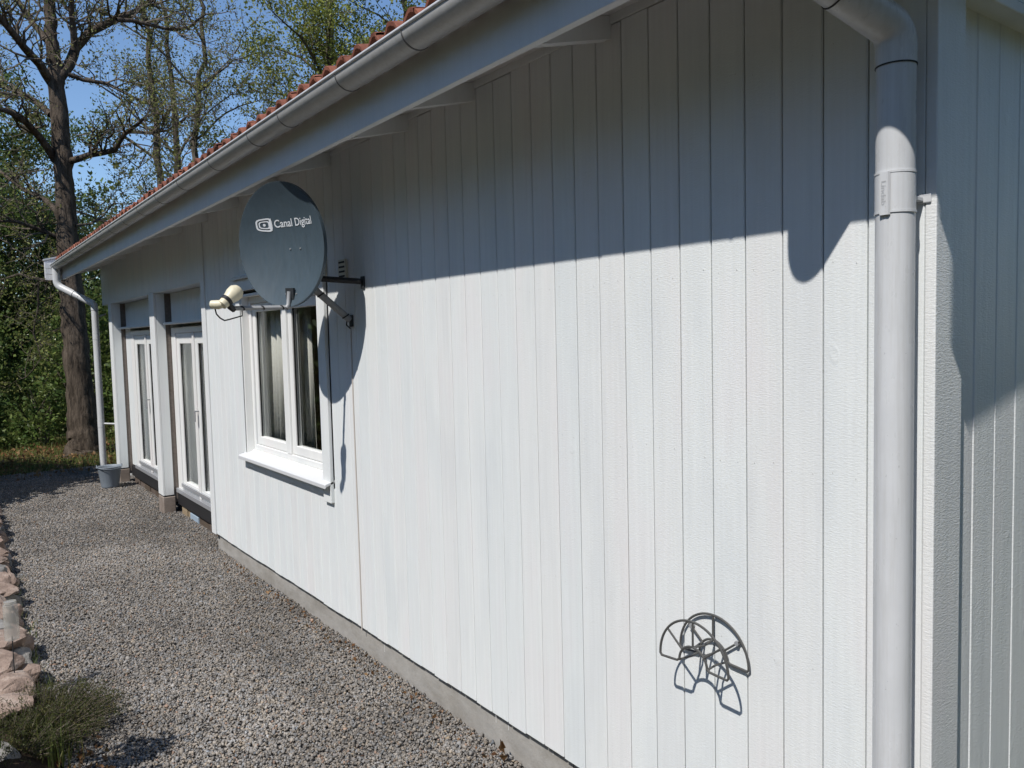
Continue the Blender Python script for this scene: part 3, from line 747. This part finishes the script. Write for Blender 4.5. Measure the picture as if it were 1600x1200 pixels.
# feed arm bracket, arm, receiver
c = dp(.032, -.274, .004)
nb = MB()
for s1 in (-.003, .012):
    for a, b in ((-.03, -.032), (.03, -.032), (.03, .032), (-.03, .032)): nb.v.append(tuple(c+dr_*a+du*b+dn*s1))
nb.f = [(3, 2, 1, 0), (4, 5, 6, 7), (0, 1, 5, 4), (1, 2, 6, 5), (2, 3, 7, 6), (3, 0, 4, 7)]
nb.build('arm_bracket', M_BLACKIRON, SD)
LN = Vector((-3.355, -.755, 2.155))          # receiver head
a0 = dp(.032, -.30, -.01)
MB().tube([dp(.032, -.262, .02), a0+dn*.03-du*.035, a0+dn*.05-du*.055], .013, 10).build('arm_stub', M_GALV, SD, True)
ax0 = a0+dn*.02-du*.05
MB().tube([ax0, LN+Vector((-.03, .05, -.035))], .0125, 4).build('feed_arm', M_GALV, SD)
fd_ = (LN-dp(0, 0)).normalized()
tgt = (dp(0, .02)-LN).normalized()
MB().tube([LN-tgt*.035, LN-tgt*.03, LN-tgt*.0, LN+tgt*.03, LN+tgt*.055, LN+tgt*.085, LN+tgt*.105, LN+tgt*.110], [.012, .026, .030, .034, .042, .043, .030, .006], 18).build('feed_horn', M_LNB, SD, True)
MB().tube([LN-tgt*.004, LN+tgt*.016], .0345, 18).build('horn_clamp', M_BLACK, SD, True)
dwn = Vector((.10, -.35, -.93)).normalized()
back = Vector((-.55, -.62, .05)).normalized()
MB().tube([LN-tgt*.025, LN-tgt*.028+back*.02, LN-tgt*.028+back*.06, LN-tgt*.028+back*.068], [.020, .025, .022, .008], 14).build('receiver_body', M_LNB, SD, True)
MB().tube([LN+tgt*.005, LN+Vector((-.015, .03, -.030)), LN+Vector((-.03, .05, -.045))], [.016, .018, .014], 8).build('clamp_foot', M_BLACK, SD, True)
p0 = LN-tgt*.028+back*.045; ex = LN+Vector((-.05, .10, -.04))
MB().tube([p0, p0+Vector((.0, .01, -.05)), p0+Vector((-.004, .03, -.072)), p0+Vector((-.012, .055, -.085)), p0+Vector((-.022, .08, -.080)), ex+Vector((0, 0, -.035)), ex], .004, 8).build('receiver_cable', M_BLACK, SD, True)
for t in (.15, .5, .85):
    q = ax0.lerp(LN+Vector((-.03, .05, -.035)), t); MB().tube([q-fd_*.003, q+fd_*.003], .0165, 8).build('cable_tie', M_BLACK, SD)
# wall mount
bk = dp(.02, -.06, -.03); hub = bk - dn*.07
MB().tube([bk, hub], .035, 12).build('mount_hub', M_BLACKIRON, SD, True)
wa = Vector((-3.243, -.012, 2.268)); wb = Vector((-3.416, -.012, 2.051))
MB().tube([hub+Vector((.0, 0, -.13)), wa], .017, 4).build('wall_arm', M_BLACKIRON, SD)
MB().tube([hub+Vector((.02, -.02, -.15)), wb], .021, 14).build('wall_strut', M_GALV, SD, True)
MB().tube([hub+Vector((0, 0, .04)), hub+Vector((0, 0, -.24))], .021, 12).build('mast', M_GALV, SD, True)
for q in (wa, wb):
    bx('wall_plate', M_BLACKIRON, SD, q.x-.022, q.x+.022, -.010, -.0005, q.z-.04, q.z+.03)
for t in (.35, .9):
    q = (hub+Vector((.02, -.02, -.15))).lerp(wb, t); dq = (wb-hub).normalized()
    MB().tube([q-dq*.004, q+dq*.004], .0245, 12).build('cable_tie', M_BLACK, SD)
MB().tube([wb+Vector((-.0, -.02, .02)), wb+Vector((-.01, -.02, -.03)), (-3.43, -.006, 2.0)], .004, 8).build('lead_cable', M_BLACK, SD, True)

# ------------------------------------------------------------------ hose hanger
hc = Vector((-.706, 0, .862))
HG = empty('hose_hanger', (hc.x, 0, .80), 'grey wire hose hanger fixed low on the white wall', 'hose hanger')
RO, RI = .142, .058
def hp(r, deg, y): a = math.radians(deg); return Vector((hc.x+r*math.cos(a), y, hc.z+r*math.sin(a)))
def loop(y, da=0):
    A0, A1 = -2+da, 184+da
    pts = [hp(RO, d, y) for d in np.linspace(A0+3, A1-3, 40)]
    pts += [hp(RO-.006, A1, y)] + [hp(r, A1, y) for r in np.linspace(RO-.02, RI+.01, 4)]
    pts += [hp(RI, d, y) for d in np.linspace(A1-6, A0+6, 24)]
    pts += [hp(r, A0, y) for r in np.linspace(RI+.01, RO-.02, 4)] + [hp(RO-.006, A0, y)]
    return pts
for y_, nm_ in ((-.012, 'back_loop'), (-.112, 'front_loop')):
    lp = MB().tube(loop(y_), .0042, 8, closed=True).build(nm_, M_WIRE, HG, True)
    for d in (38, 90, 140):
        MB().tube([hp(RI, d, y_), hp(RO, d, y_)], .0036, 8).build('spoke', M_WIRE, lp, True)
for d in (2, 45, 90, 135, 180):
    MB().tube([hp(RI, d, -.112), hp(RI-.008, d, -.06), hp(RI, d, -.012)], .0036, 8).build('saddle_wire', M_WIRE, HG, True)
for d in (38, 140):
    c = hp(RO-.02, d, -.012); MB().tube([c+Vector((0, .012, 0)), c+Vector((0, -.004, 0))], .008, 12).build('screw', M_GALV, HG, True)

# ------------------------------------------------------------------ bucket
BK = Vector((-10.72, -.19, gz(-10.72, -.19)+.004))
bkt = MB().lathe([(.0, .012), (.098, .012), (.104, 0), (.108, .006), (.112, .03), (.115, .10), (.1185, .106), (.1185, .112), (.122, .15), (.1255, .156), (.1255, .162), (.143, .262), (.158, .272), (.161, .278), (.158, .284), (.150, .280), (.142, .262), (.110, .03), (.0, .028)], BK, 40)
BKO = bkt.build('bucket', M_GALV, None, True); tag(BKO, 'galvanised metal bucket standing on gravel below the far downpipe', 'bucket')
M_ZINC = metal_paint('dull_zinc', (0.20, 0.235, 0.275), 0.5); BKO.data.materials[0] = M_ZINC
for s_ in (-1, 1):
    c = BK+Vector((.02*s_, .150*s_, .285)); MB().tube([c+Vector((.02*math.cos(a), 0, .02*math.sin(a))) for a in np.linspace(0, 6.283, 12, endpoint=False)], .005, 6, closed=True).build('ear', M_ZINC, BKO, True)
MB().tube([BK+Vector((.172*math.cos(a)*1.0, .155*math.sin(a), .290-.03*math.cos(a))) for a in np.linspace(-1.57, 1.57, 20)], .0045, 6).build('handle', M_ZINC, BKO, True)

# ------------------------------------------------------------------ stone edging on the left
def rock(name, c, s, m, parent, seed, boxy=.55, rot=0.0):
    bm = bmesh.new(); bmesh.ops.create_icosphere(bm, subdivisions=3, radius=1.0)
    of = Vector((seed*3.1, seed*1.7, seed*.9)); r_ = random.Random(seed)
    cuts = [(Vector((r_.gauss(0, 1), r_.gauss(0, 1), r_.gauss(.25, .8))).normalized(), r_.uniform(.78, 1.12)) for _ in range(16)]
    for v in bm.verts:
        p = v.co.copy(); mx = max(abs(p.x), abs(p.y), abs(p.z)); q = p*(1-boxy)+p/mx*boxy
        for n_, h_ in cuts:
            e_ = q.dot(n_) - h_
            if e_ > 0: q -= n_*e_
        q *= 1 + .10*noise.noise(p*1.3+of) + .09*noise.noise(p*3.2+of) + .035*noise.noise(p*8+of)
        v.co = q
    bm.transform(Matrix.Translation(c) @ Matrix.Rotation(rot, 4, 'Z') @ Matrix.Diagonal((*s, 1)))
    me = bpy.data.meshes.new(name); bm.to_mesh(me); bm.free(); me.materials.append(m)
    return link(name, me, parent)
RWALL = empty('retaining_wall', (-5.5, -1.74, 0), 'low dry edging wall of rough pink and grey stones beside the gravel', 'stone wall')
i = 0
for course, (zc, yo, hh) in enumerate(((.045, 0.0, .075), (.145, -.045, .050))):
    sx = -3.42 - .11*course
    while sx > -10.5:
        ln = random.uniform(.11, .21); hgt = hh*random.uniform(.85, 1.2)
        yy = -1.795 + (sx+3.5)*-.028 + yo + random.uniform(-.025, .025)
        rock('stone', Vector((sx-ln, yy, zc)), (ln*1.02, random.uniform(.10, .15), hgt), M_ROCKG if i % 5 == 3 else M_ROCKP, RWALL, i+2, .86, random.uniform(-.12, .12))
        sx -= ln*1.98; i += 1
tag(rock('boulder', Vector((-3.20, -1.93, .07)), (.16, .12, .10), M_ROCKG, None, 91, .4), 'grey stone at the bottom edge beside the heather clump', 'stone')

# ------------------------------------------------------------------ leaf and blade helpers
def leaves_mesh(name, P, size, m, aspect=.55, tone=None, up=0.0, fold=.25):
    P = np.asarray(P, float); n = len(P)
    d = rng.normal(size=(n, 3)); d[:, 2] += up; d /= np.linalg.norm(d, axis=1)[:, None]
    e = rng.normal(size=(n, 3)); e -= d*(e*d).sum(1)[:, None]; e /= np.linalg.norm(e, axis=1)[:, None]
    g = np.cross(d, e); s = np.asarray(size)*np.ones(n)
    s = s[:, None]
    V = np.stack([P, P+d*s*.5+e*s*aspect*.5+g*s*fold*.3, P+d*s, P+d*s*.45-e*s*aspect*.5+g*s*fold*.3], 1)
    Fq = np.arange(n*4).reshape(n, 4)
    me = bpy.data.meshes.new(name); me.vertices.add(n*4); me.vertices.foreach_set('co', V.reshape(-1).astype(np.float32))
    me.loops.add(n*4); me.loops.foreach_set('vertex_index', Fq.reshape(-1).astype(np.int32))
    me.polygons.add(n); me.polygons.foreach_set('loop_start', np.arange(0, n*4, 4, dtype=np.int32)); me.update()
    t = rng.random(n) if tone is None else np.clip(tone, 0, 1)
    a = me.attributes.new('tone', 'FLOAT', 'POINT'); a.data.foreach_set('value', np.repeat(t, 4).astype(np.float32))
    me.materials.append(m); return me
def blades_mesh(name, B, hgt, wd, lean, m, seg=3, tone=None):
    B = np.asarray(B, float); n = len(B); an = rng.random(n)*6.283
    dirv = np.stack([np.cos(an), np.sin(an), np.zeros(n)], 1); sd = np.stack([-np.sin(an), np.cos(an), np.zeros(n)], 1)
    V = np.zeros((n, (seg+1)*2, 3)); h = (hgt*(0.5+rng.random(n)))[:, None]; ln = (lean*rng.random(n))[:, None]
    for k in range(seg+1):
        t = k/seg; c = B + np.array([0, 0, 1])*h*(t-.25*t*t*ln/ max(lean, 1e-6)) + dirv*h*ln*t*t; ww = wd*(1-t*.92)
        V[:, 2*k] = c-sd*ww; V[:, 2*k+1] = c+sd*ww
    q = np.array([(2*k, 2*k+1, 2*k+3, 2*k+2) for k in range(seg)])
    Fq = (q[None]+(np.arange(n)*(seg+1)*2)[:, None, None]).reshape(-1, 4)
    me = bpy.data.meshes.new(name); me.vertices.add(V.shape[0]*V.shape[1]); me.vertices.foreach_set('co', V.reshape(-1).astype(np.float32))
    me.loops.add(Fq.size); me.loops.foreach_set('vertex_index', Fq.reshape(-1).astype(np.int32)); me.polygons.add(len(Fq))
    me.polygons.foreach_set('loop_start', np.arange(0, Fq.size, 4, dtype=np.int32)); me.update()
    t = rng.random(n) if tone is None else tone
    a = me.attributes.new('tone', 'FLOAT', 'POINT'); a.data.foreach_set('value', np.repeat(t, (seg+1)*2).astype(np.float32))
    me.materials.append(m); return me

# ------------------------------------------------------------------ trees
class Tree:
    def __init__(s, name, label, base, group=None):
        s.root = empty(name, base, label, 'tree', group); s.w = MB(); s.tw = MB(); s.tips = []
    def limb(s, pts, r0, r1, n=8, twigs=6, tl=1.0, depth=2, wob=.06):
        pts = [Vector(p) for p in pts]; fine = [pts[0]]
        for a, b in zip(pts, pts[1:]):
            m_ = max(2, int((b-a).length/.35)); wb = (b-a).length*wob
            for k in range(1, m_+1):
                q = a.lerp(b, k/m_)
                if k < m_: q += Vector((random.uniform(-1, 1), random.uniform(-1, 1), random.uniform(-1, 1)))*wb*.5
                fine.append(q)
        k = len(fine); rr = [r0+(r1-r0)*i/(k-1) for i in range(k)]
        (s.w if r0 > .035 else s.tw).tube(fine, rr, n if r0 > .035 else 5, cap=False)
        for t in range(twigs):
            i = random.randint(max(1, int(k*.25)), k-1); d = (fine[i]-fine[i-1]).normalized()
            s.twig(fine[i], d, rr[i]*.55, tl*random.uniform(.5, 1.2), depth)
        if depth > 0: s.twig(fine[-1], (fine[-1]-fine[-2]).normalized(), r1, tl*.8, depth)
        return fine
    def twig(s, p, d, r, ln, depth):
        r = max(.004, min(r, .03)); a = Vector((random.gauss(0, 1), random.gauss(0, 1), random.gauss(.35, .9)))
        d = (d*.7 + a*.6).normalized(); pts = [p.copy()]; m_ = 4
        for k in range(m_):
            d = (d+Vector((random.gauss(0, .28), random.gauss(0, .28), random.gauss(.04, .22)))).normalized()
            pts.append(pts[-1]+d*ln/m_)
        s.tw.tube(pts, [r*(1-.7*k/m_) for k in range(m_+1)], 3, cap=False)
        if depth > 0:
            for k in range(random.randint(2, 4)):
                i = random.randint(1, m_); s.twig(pts[i], d, r*.6, ln*random.uniform(.45, .75), depth-1)
        s.tips.append(pts[-1]); s.tips.append(pts[2])
    def finish(s, leafmat, per, size, spread, barkmat=M_BARK, dens=1.0):
        s.w.build('trunk', barkmat, s.root, True)
        if s.tw.v: s.tw.build('branches', M_TWIG, s.root)
        T = np.array([tuple(t) for t in s.tips])
        if dens < 1: T = T[rng.random(len(T)) < dens]
        P = np.repeat(T, per, 0) + rng.normal(size=(len(T)*per, 3))*spread
        tone = np.clip(np.repeat(rng.random(len(T)), per)*.6 + rng.random(len(P))*.4, 0, 1)
        link('crown', leaves_mesh('crown', P, rng.uniform(.6, 1.2, len(P))*size, leafmat, .6, tone), s.root)

OD = 14.36
def PX(lst, dd=0.0, d0=0.0): return [at(a, b, OD + d0 + dd*i/(max(1, len(lst)-1))) for i, (a, b) in enumerate(lst)]
oak = Tree('oak_tree', 'tall oak with thick bare trunk at the far corner of the house', (-15.1, .13, 0))
tp = [(133, 722), (132, 695), (127, 640), (119, 540), (109, 430), (103, 320), (96, 230), (88, 140), (84, 90), (79, 30), (72, -60), (66, -160)]
tr = [.40, .30, .245, .225, .20, .175, .165, .150, .12, .10, .07, .03]
tr = [q*.92 for q in tr]; tpts = PX(tp); fine = []; fr_ = []
for i in range(len(tpts)-1):
    for k in range(8):
        t = k/8; fine.append(tpts[i].lerp(tpts[i+1], t)+Vector((random.gauss(0, .012), random.gauss(0, .012), 0))); fr_.append((tr[i]*(1-t)+tr[i+1]*t)*random.uniform(.95, 1.06))
oak.w.tube(fine, fr_, 36, cap=False)
for i, v in enumerate(oak.w.v):              # furrowed, uneven bark outline
    c = fine[i//36]; d = Vector(v)-c; a = math.atan2(d.y, d.x)
    k_ = 1 + .10*noise.noise(Vector((math.cos(a)*1.6, math.sin(a)*1.6, c.z*.7))) + .09*noise.noise(Vector((math.cos(a)*5, math.sin(a)*5, c.z*1.6))) + .05*noise.noise(Vector((math.cos(a)*11, math.sin(a)*11, c.z*4)))
    oak.w.v[i] = tuple(c+d*k_)
LB = [([(90,125),(108,102),(118,75),(140,50),(175,33),(200,24),(226,8),(246,-8),(290,-40)], .105, .03, 1.5),
      ([(117,78),(114,40),(112,0),(106,-60)], .065, .03, -.5),
      ([(106,116),(130,125),(165,130),(195,145),(222,160),(242,164),(262,190)], .042, .014, .8),
      ([(108,252),(140,242),(180,234),(196,208),(214,195),(226,184)], .062, .022, -1.0),
      ([(204,206),(235,208),(262,204),(292,182),(320,178)], .035, .012, -.6),
      ([(182,31),(205,32),(240,40),(272,47),(296,42),(322,22)], .045, .016, 1.0),
      ([(196,215),(225,235),(255,258),(280,290)], .03, .01, -.4),
      ([(82,132),(62,100),(48,86),(28,62),(0,28),(-40,-20)], .085, .04, -1.8),
      ([(72,62),(50,35),(36,12),(20,-20)], .06, .03, 1.2),
      ([(80,180),(55,158),(25,140),(0,134),(-50,110)], .06, .03, 1.5),
      ([(86,250),(62,215),(42,192),(14,174),(-40,160)], .075, .035, -1.6),
      ([(92,335),(70,312),(40,298),(0,268),(-50,250)], .055, .025, 1.2),
      ([(92,372),(60,358),(25,346),(-30,345)], .045, .02, -.8),
      ([(118,352),(140,350),(160,338),(178,318)], .03, .01, .5),
      ([(100,440),(70,438),(30,428),(-10,440)], .035, .012, 1.0),
      ([(60,440),(60,478),(52,520),(64,560),(40,590)], .022, .008, .6),
      ([(75,-40),(110,-110),(150,-150)], .05, .02, .5), ([(72,-60),(30,-130),(-20,-160)], .05, .02, -.5)]
for lst, r0, r1, dd in LB:
    oak.limb(PX(lst, dd), r0, r1, 10, twigs=int(5+len(lst)*1.7), tl=.85, depth=2)
oak.finish(M_OAKLEAF, 3, .056, .045, dens=.8)

def simple_tree(name, label, base, top, r, nl, tl, leafmat, per, size, spread, fork=.3, stems=1, group=None, dens=1.0, depth=2, lean=.5, tw=7):
    T = Tree(name, label, base, group); b = Vector(base)
    for s_ in range(stems):
        off = Vector((random.uniform(-1, 1), random.uniform(-1, 1), 0))*(.45 if stems > 1 else 0)
        tip = b+Vector((random.uniform(-lean, lean), random.uniform(-lean, lean), top*random.uniform(.85, 1.05)))+off*2.0
        pts = [b+off*.3 + (tip-b)*t + Vector((random.gauss(0, .08), random.gauss(0, .08), 0))*(t > 0) for t in (0, .2, .4, .6, .8, 1)]
        f_ = T.limb(pts, r, r*.2, 9, twigs=4, tl=tl, depth=depth)
        for k in range(nl):
            i = int(len(f_)*random.uniform(fork, .95)); p = f_[i]; a = random.random()*6.283; ln = tl*random.uniform(1.0, 2.2)*(1.25-i/len(f_)*.6)
            e = p+Vector((math.cos(a)*ln, math.sin(a)*ln, ln*random.uniform(.25, .9)))
            T.limb([p, p.lerp(e, .5)+Vector((0, 0, .12*ln)), e], r*.35*(1.1-i/len(f_)*.7), .012, 6, twigs=tw, tl=tl*.7, depth=depth)
    T.finish(leafmat, per, size, spread, M_TWIG, dens)
G_ = 'trees standing behind the roof'
simple_tree('deciduous_tree', 'slender several-stemmed tree with sparse leaves rising behind the roof', (-18.3, 3.0, -.05), 11.5, .13, 7, 1.2, M_OAKLEAF, 4, .066, .08, .25, 3, G_, depth=2, dens=.7)
simple_tree('deciduous_tree', 'leafy yellow-green tree with dark trunk rising above the roof tiles', (-17.3, 6.0, -.05), 12.0, .20, 20, 1.3, M_YLEAF, 6, .085, .12, .3, 1, G_, depth=2, lean=.3)
simple_tree('deciduous_tree', 'dense leafy tree highest along the roof edge beside the gutter', (-17.6, 8.6, -.05), 12.0, .20, 22, 1.4, M_YLEAF, 6, .09, .13, .3, 1, G_, depth=2)
simple_tree('deciduous_tree', 'thin leafy tree between the oak and the roof tiles', (-20.5, 5.4, -.05), 8.0, .10, 9, 1.1, M_YLEAF, 4, .075, .12, .3, 2, G_, depth=2, dens=.6)
simple_tree('deciduous_tree', 'light green tree at the left edge behind the oak', (-23.5, -.6, -.05), 8.0, .13, 16, 1.3, M_DLEAF, 6, .10, .14, .2, 2, 'trees at the forest edge')

def shrub(base, rx, ry, hz, n, label, m=M_DLEAF, size=.11, name='shrub', grp='bushes in the thicket', hole=.45):
    S = empty(name, base, label, 'bush', grp); b = Vector(base)
    st = MB()
    for k in range(9):
        a = random.random()*6.283; q = random.uniform(.2, .8)
        e = b+Vector((math.cos(a)*rx*q, math.sin(a)*ry*q, hz*random.uniform(.55, .95)))
        st.tube([b+Vector((math.cos(a)*.1, math.sin(a)*.1, -.05)), b.lerp(e, .5)+Vector((random.gauss(0, .1), random.gauss(0, .1), .1)), e], [.03, .02, .008], 5, cap=False)
    st.build('stems', M_TWIG, S)
    nc = max(14, n//55); C_ = []
    while len(C_) < nc:
        p = rng.uniform(-1, 1, 3); p[2] = rng.uniform(0, 1)
        q = p[0]**2+p[1]**2+p[2]**2*.9
        if .25 < q < 1: C_.append(p*np.array([rx, ry, hz]))
    C_ = np.array(C_); per = n//nc
    P = np.repeat(C_, per, 0)+rng.normal(size=(nc*per, 3))*np.array([.20, .20, .17])*min(rx, hz)*.62+np.array(base)
    P[:, 2] = np.maximum(P[:, 2], base[2]+.02)
    tone = np.clip(np.repeat(rng.random(nc), per)*.65+rng.random(len(P))*.35, 0, 1)
    link('foliage', leaves_mesh('foliage', P, rng.uniform(.6, 1.25, len(P))*size, m, .6, tone), S)
    return S
th = [(-19.2, -1.6, 1.5, 1.4, 3.0, 'rounded dark green bush at the left edge of the thicket'),
      (-19.8, .9, 1.5, 1.4, 3.3, 'dark green bush directly left of the oak trunk'),
      (-18.4, 2.4, 1.3, 1.3, 2.8, 'green bush behind the oak trunk beside the far downpipe'),
      (-22.5, -1.6, 2.0, 1.8, 4.6, 'tall loose green bush at the left edge rising behind the lower ones'),
      (-23.0, 1.0, 2.0, 1.8, 4.9, 'tall green bush behind the oak trunk at left'),
      (-22.0, 3.6, 2.0, 1.8, 4.8, 'tall green bush glimpsed between oak trunk and house'),
      (-17.2, -.35, .8, .7, 1.3, 'low fern-like bush at the foot of the thicket left of the oak'),
      (-17.0, -1.7, .8, .7, 1.2, 'low bush at the left edge above the grass strip'),
      (-17.0, 1.5, .8, .7, 1.4, 'low bush right of the oak foot behind the downpipe')]
for x, y, rx, ry, hz, lb in th:
    shrub((x, y, -.06), rx, ry, hz, int(3200*rx*hz/2.2) if hz > 1.6 else 2600, lb, size=.115 if hz > 2 else .09)
fo = []                                      # far-off wood behind the thicket
for k in range(26):
    a = random.uniform(-16, 18); x = -33+random.uniform(-5, 3); fo.append((x, a, random.uniform(4.5, 8)))
P = np.concatenate([rng.normal(size=(900, 3))*np.array([1.3, 1.3, h*.27])+np.array([x, y, h*.5]) for x, y, h in fo]); P = P[P[:, 2] > -.05]
tag(link('far_wood', leaves_mesh('far_wood', P, rng.uniform(.14, .34, len(P)), M_DLEAF, .7)), 'dark mass of woodland far behind the thicket', 'woodland', kind='stuff')

# grass strip, leaf litter
k = 9000; B = np.stack([rng.uniform(-18.5, -13.0, k), rng.uniform(-3.2, 2.6, k), np.full(k, -.05)], 1)
B[:, 2] += np.array([.05*noise.noise(Vector((x*.5, y*.5, 1))) for x, y, _ in B])
msk = np.array([noise.noise(Vector((x*.9, y*.9, 4))) for x, y, _ in B]) > -.28; B = B[msk]
tag(link('grass', blades_mesh('grass', B, .13, .006, .9, M_GRASS)), 'strip of short grass between the gravel and the thicket', 'grass', kind='stuff')
k = 2600; P = np.stack([rng.uniform(-17, -12.2, k), rng.uniform(-2.2, 1.6, k), rng.uniform(-.03, .02, k)], 1)
k2 = 170; x_ = rng.uniform(-6.5, -1.9, k2); P2 = np.stack([x_, rng.uniform(-.10, .02, k2)-.02, np.array([gz(a, 0) for a in x_])+.010], 1)
k3 = 60; P3 = np.stack([rng.normal(-3.05, .13, k3), rng.normal(-1.56, .05, k3), rng.uniform(.0, .03, k3)+.01], 1)
k4 = 110; x_ = rng.uniform(-9, -2, k4); y_ = rng.uniform(-1.55, -.1, k4); P4 = np.stack([x_, y_, np.array([gz(a, b) for a, b in zip(x_, y_)])+.009], 1)
tag(link('leaf_litter', leaves_mesh('leaf_litter', np.concatenate([P, P2, P3, P4]), np.concatenate([rng.uniform(.04, .09, k), rng.uniform(.015, .035, k2), rng.uniform(.02, .045, k3), rng.uniform(.010, .026, k4)]), M_DRYLEAF, .6, fold=.5)), 'scattered dry brown leaves on the grass and along the plinth', 'leaves', kind='stuff')
P = [(-1.925, -.045, .012), (-1.90, -.03, .03), (-1.935, -.03, .03), (-1.91, -.05, .04)]
tag(link('fallen_leaf', leaves_mesh('fallen_leaf', P, .055, M_DRYLEAF, .7, np.array([.3, .4, .35, .5]), up=1.0, fold=.8)), 'curled brown leaf against the plinth near the bottom of the photo', 'leaf')

# ------------------------------------------------------------------ plants in the bed
def heather(name, base, r, hgt, n, label):
    S = empty(name, base, label, 'plant'); st = MB(); Pn = []; tone = []
    for k in range(n):
        a = random.random()*6.283; q = math.sqrt(random.random()); rr = r*q
        b = Vector(base)+Vector((math.cos(a)*rr*.55, math.sin(a)*rr*.55, -.02))
        hh = hgt*random.uniform(.55, 1.1)*(1-.45*q*q)
        e = b+Vector((math.cos(a)*rr*.75+random.gauss(0, .02), math.sin(a)*rr*.75+random.gauss(0, .02), hh))
        m_ = b.lerp(e, .5)+Vector((random.gauss(0, .012), random.gauss(0, .012), .02)); st.tube([b, m_, e], [.0022, .0017, .001], 3, cap=False)
        t0 = random.random()
        for j in range(26):
            t = random.uniform(.25, 1.02); p = (b.lerp(m_, t*2) if t < .5 else m_.lerp(e, t*2-1)); Pn.append(p+Vector((random.gauss(0, .006), random.gauss(0, .006), random.gauss(0, .006)))); tone.append(t0*.6+random.random()*.4)
    st.build('stems', M_TWIG, S)
    link('foliage', leaves_mesh('foliage', np.array([tuple(p) for p in Pn]), rng.uniform(.010, .020, len(Pn)), M_HEATH, .28, np.array(tone), up=.5), S)
heather('heather', (-3.52, -1.70, .02), .30, .22, 680, 'dark green heather clump spilling over the gravel at lower left')
heather('heather', (-3.30, -1.86, .06), .26, .20, 300, 'low heather clump at the bottom left corner')
B = np.array([(-3.13+random.gauss(0, .05), -1.68+random.gauss(0, .04), .02) for _ in range(60)])
tag(link('grass_tuft', blades_mesh('grass_tuft', B, .20, .0026, .5, M_GRASS, 5)), 'tuft of tall grass blades in front of the heather', 'grass')
B = np.array([(random.uniform(-9, -3.9), -1.63+random.gauss(0, .03), .0) for _ in range(420)])
tag(link('edging_grass', blades_mesh('edging_grass', B, .07, .0022, .9, M_GRASS, 4)), 'thin weeds and grass growing along the foot of the stone edging', 'grass', kind='stuff')

# plastic garden stake light by the stones
SL = empty('garden_stake_light', (-4.02, -1.775, .1), 'clear plastic garden light on a thin stake beside the edging stones', 'garden light')
M_CLEAR = bpy.data.materials.new('clear_plastic'); M_CLEAR.use_nodes = True; t = M_CLEAR.node_tree; t.nodes.clear()
o_ = N(M_CLEAR, 'ShaderNodeOutputMaterial'); mx = N(M_CLEAR, 'ShaderNodeMixShader'); tr_ = N(M_CLEAR, 'ShaderNodeBsdfTransparent'); gl = N(M_CLEAR, 'ShaderNodeBsdfPrincipled')
gl.inputs['Base Color'].default_value = (.55, .53, .48, 1); gl.inputs['Roughness'].default_value = .15; mx.inputs[0].default_value = .42
L(M_CLEAR, tr_.outputs[0], mx.inputs[1]); L(M_CLEAR, gl.outputs[0], mx.inputs[2]); L(M_CLEAR, mx.outputs[0], o_.inputs[0])
sp = Vector((-4.02, -1.775, 0))
MB().tube([sp+Vector((0, 0, .0)), sp+Vector((0, 0, .38))], .003, 6).build('stake', M_BLACKIRON, SL)
MB().lathe([(.0, .36), (.034, .365), (.036, .38), (.036, .54), (.034, .555), (.0, .56)], sp, 24).build('clear_body', M_CLEAR, SL, True)
MB().lathe([(.0, .561), (.030, .562), (.030, .574), (.0, .578)], sp, 20).build('cap', M_CLEAR, SL, True)

# unseen wooded slope added to block low sky and deepen the eave shade
wb_ = []
for k in range(240):
    a = math.radians(random.uniform(-172, 62)); d = random.uniform(13, 18); h = random.uniform(7.0, 12.0)
    wb_.append(rng.normal(size=(170, 3))*np.array([1.1, 1.1, h*.27])+np.array([-4+d*1.25*math.cos(a), -1+d*math.sin(a), h*.5]))
P = np.concatenate(wb_); P = P[(P[:, 2] > -.05) & (P[:, 2] < 15) & ~((P[:, 0] < -9) & (P[:, 1] > -6.5))]
tag(link('woodland', leaves_mesh('woodland', P, rng.uniform(.30, .60, len(P)), M_DLEAF, .7)), 'wooded slope added behind the camera to block the low sky', 'woodland', kind='stuff')

# unseen bushes added left of view to cast the shade on the path
shrub((-11.75, -3.2, .1), 1.9, 1.0, 3.75, 20000, 'tall evergreen bush added out of view to shade the far gravel', size=.19, name='added_shade_shrub', grp='added bushes casting shade')
shrub((-13.3, -3.3, .1), 1.7, 1.0, 2.9, 20000, 'tallest evergreen bush added out of view to shade the grass', size=.19, name='added_shade_shrub', grp='added bushes casting shade')
shrub((-8.75, -2.25, .1), .32, .28, 1.15, 900, 'small bush added out of view to shade the gravel edge', size=.08, name='added_shade_shrub', grp='added bushes casting shade')
shrub((-2.72, -2.13, .1), .22, .20, 1.35, 1500, 'small unseen bush added left of the camera to shade the near gravel', size=.06, name='added_shade_shrub', grp='added bushes casting shade')
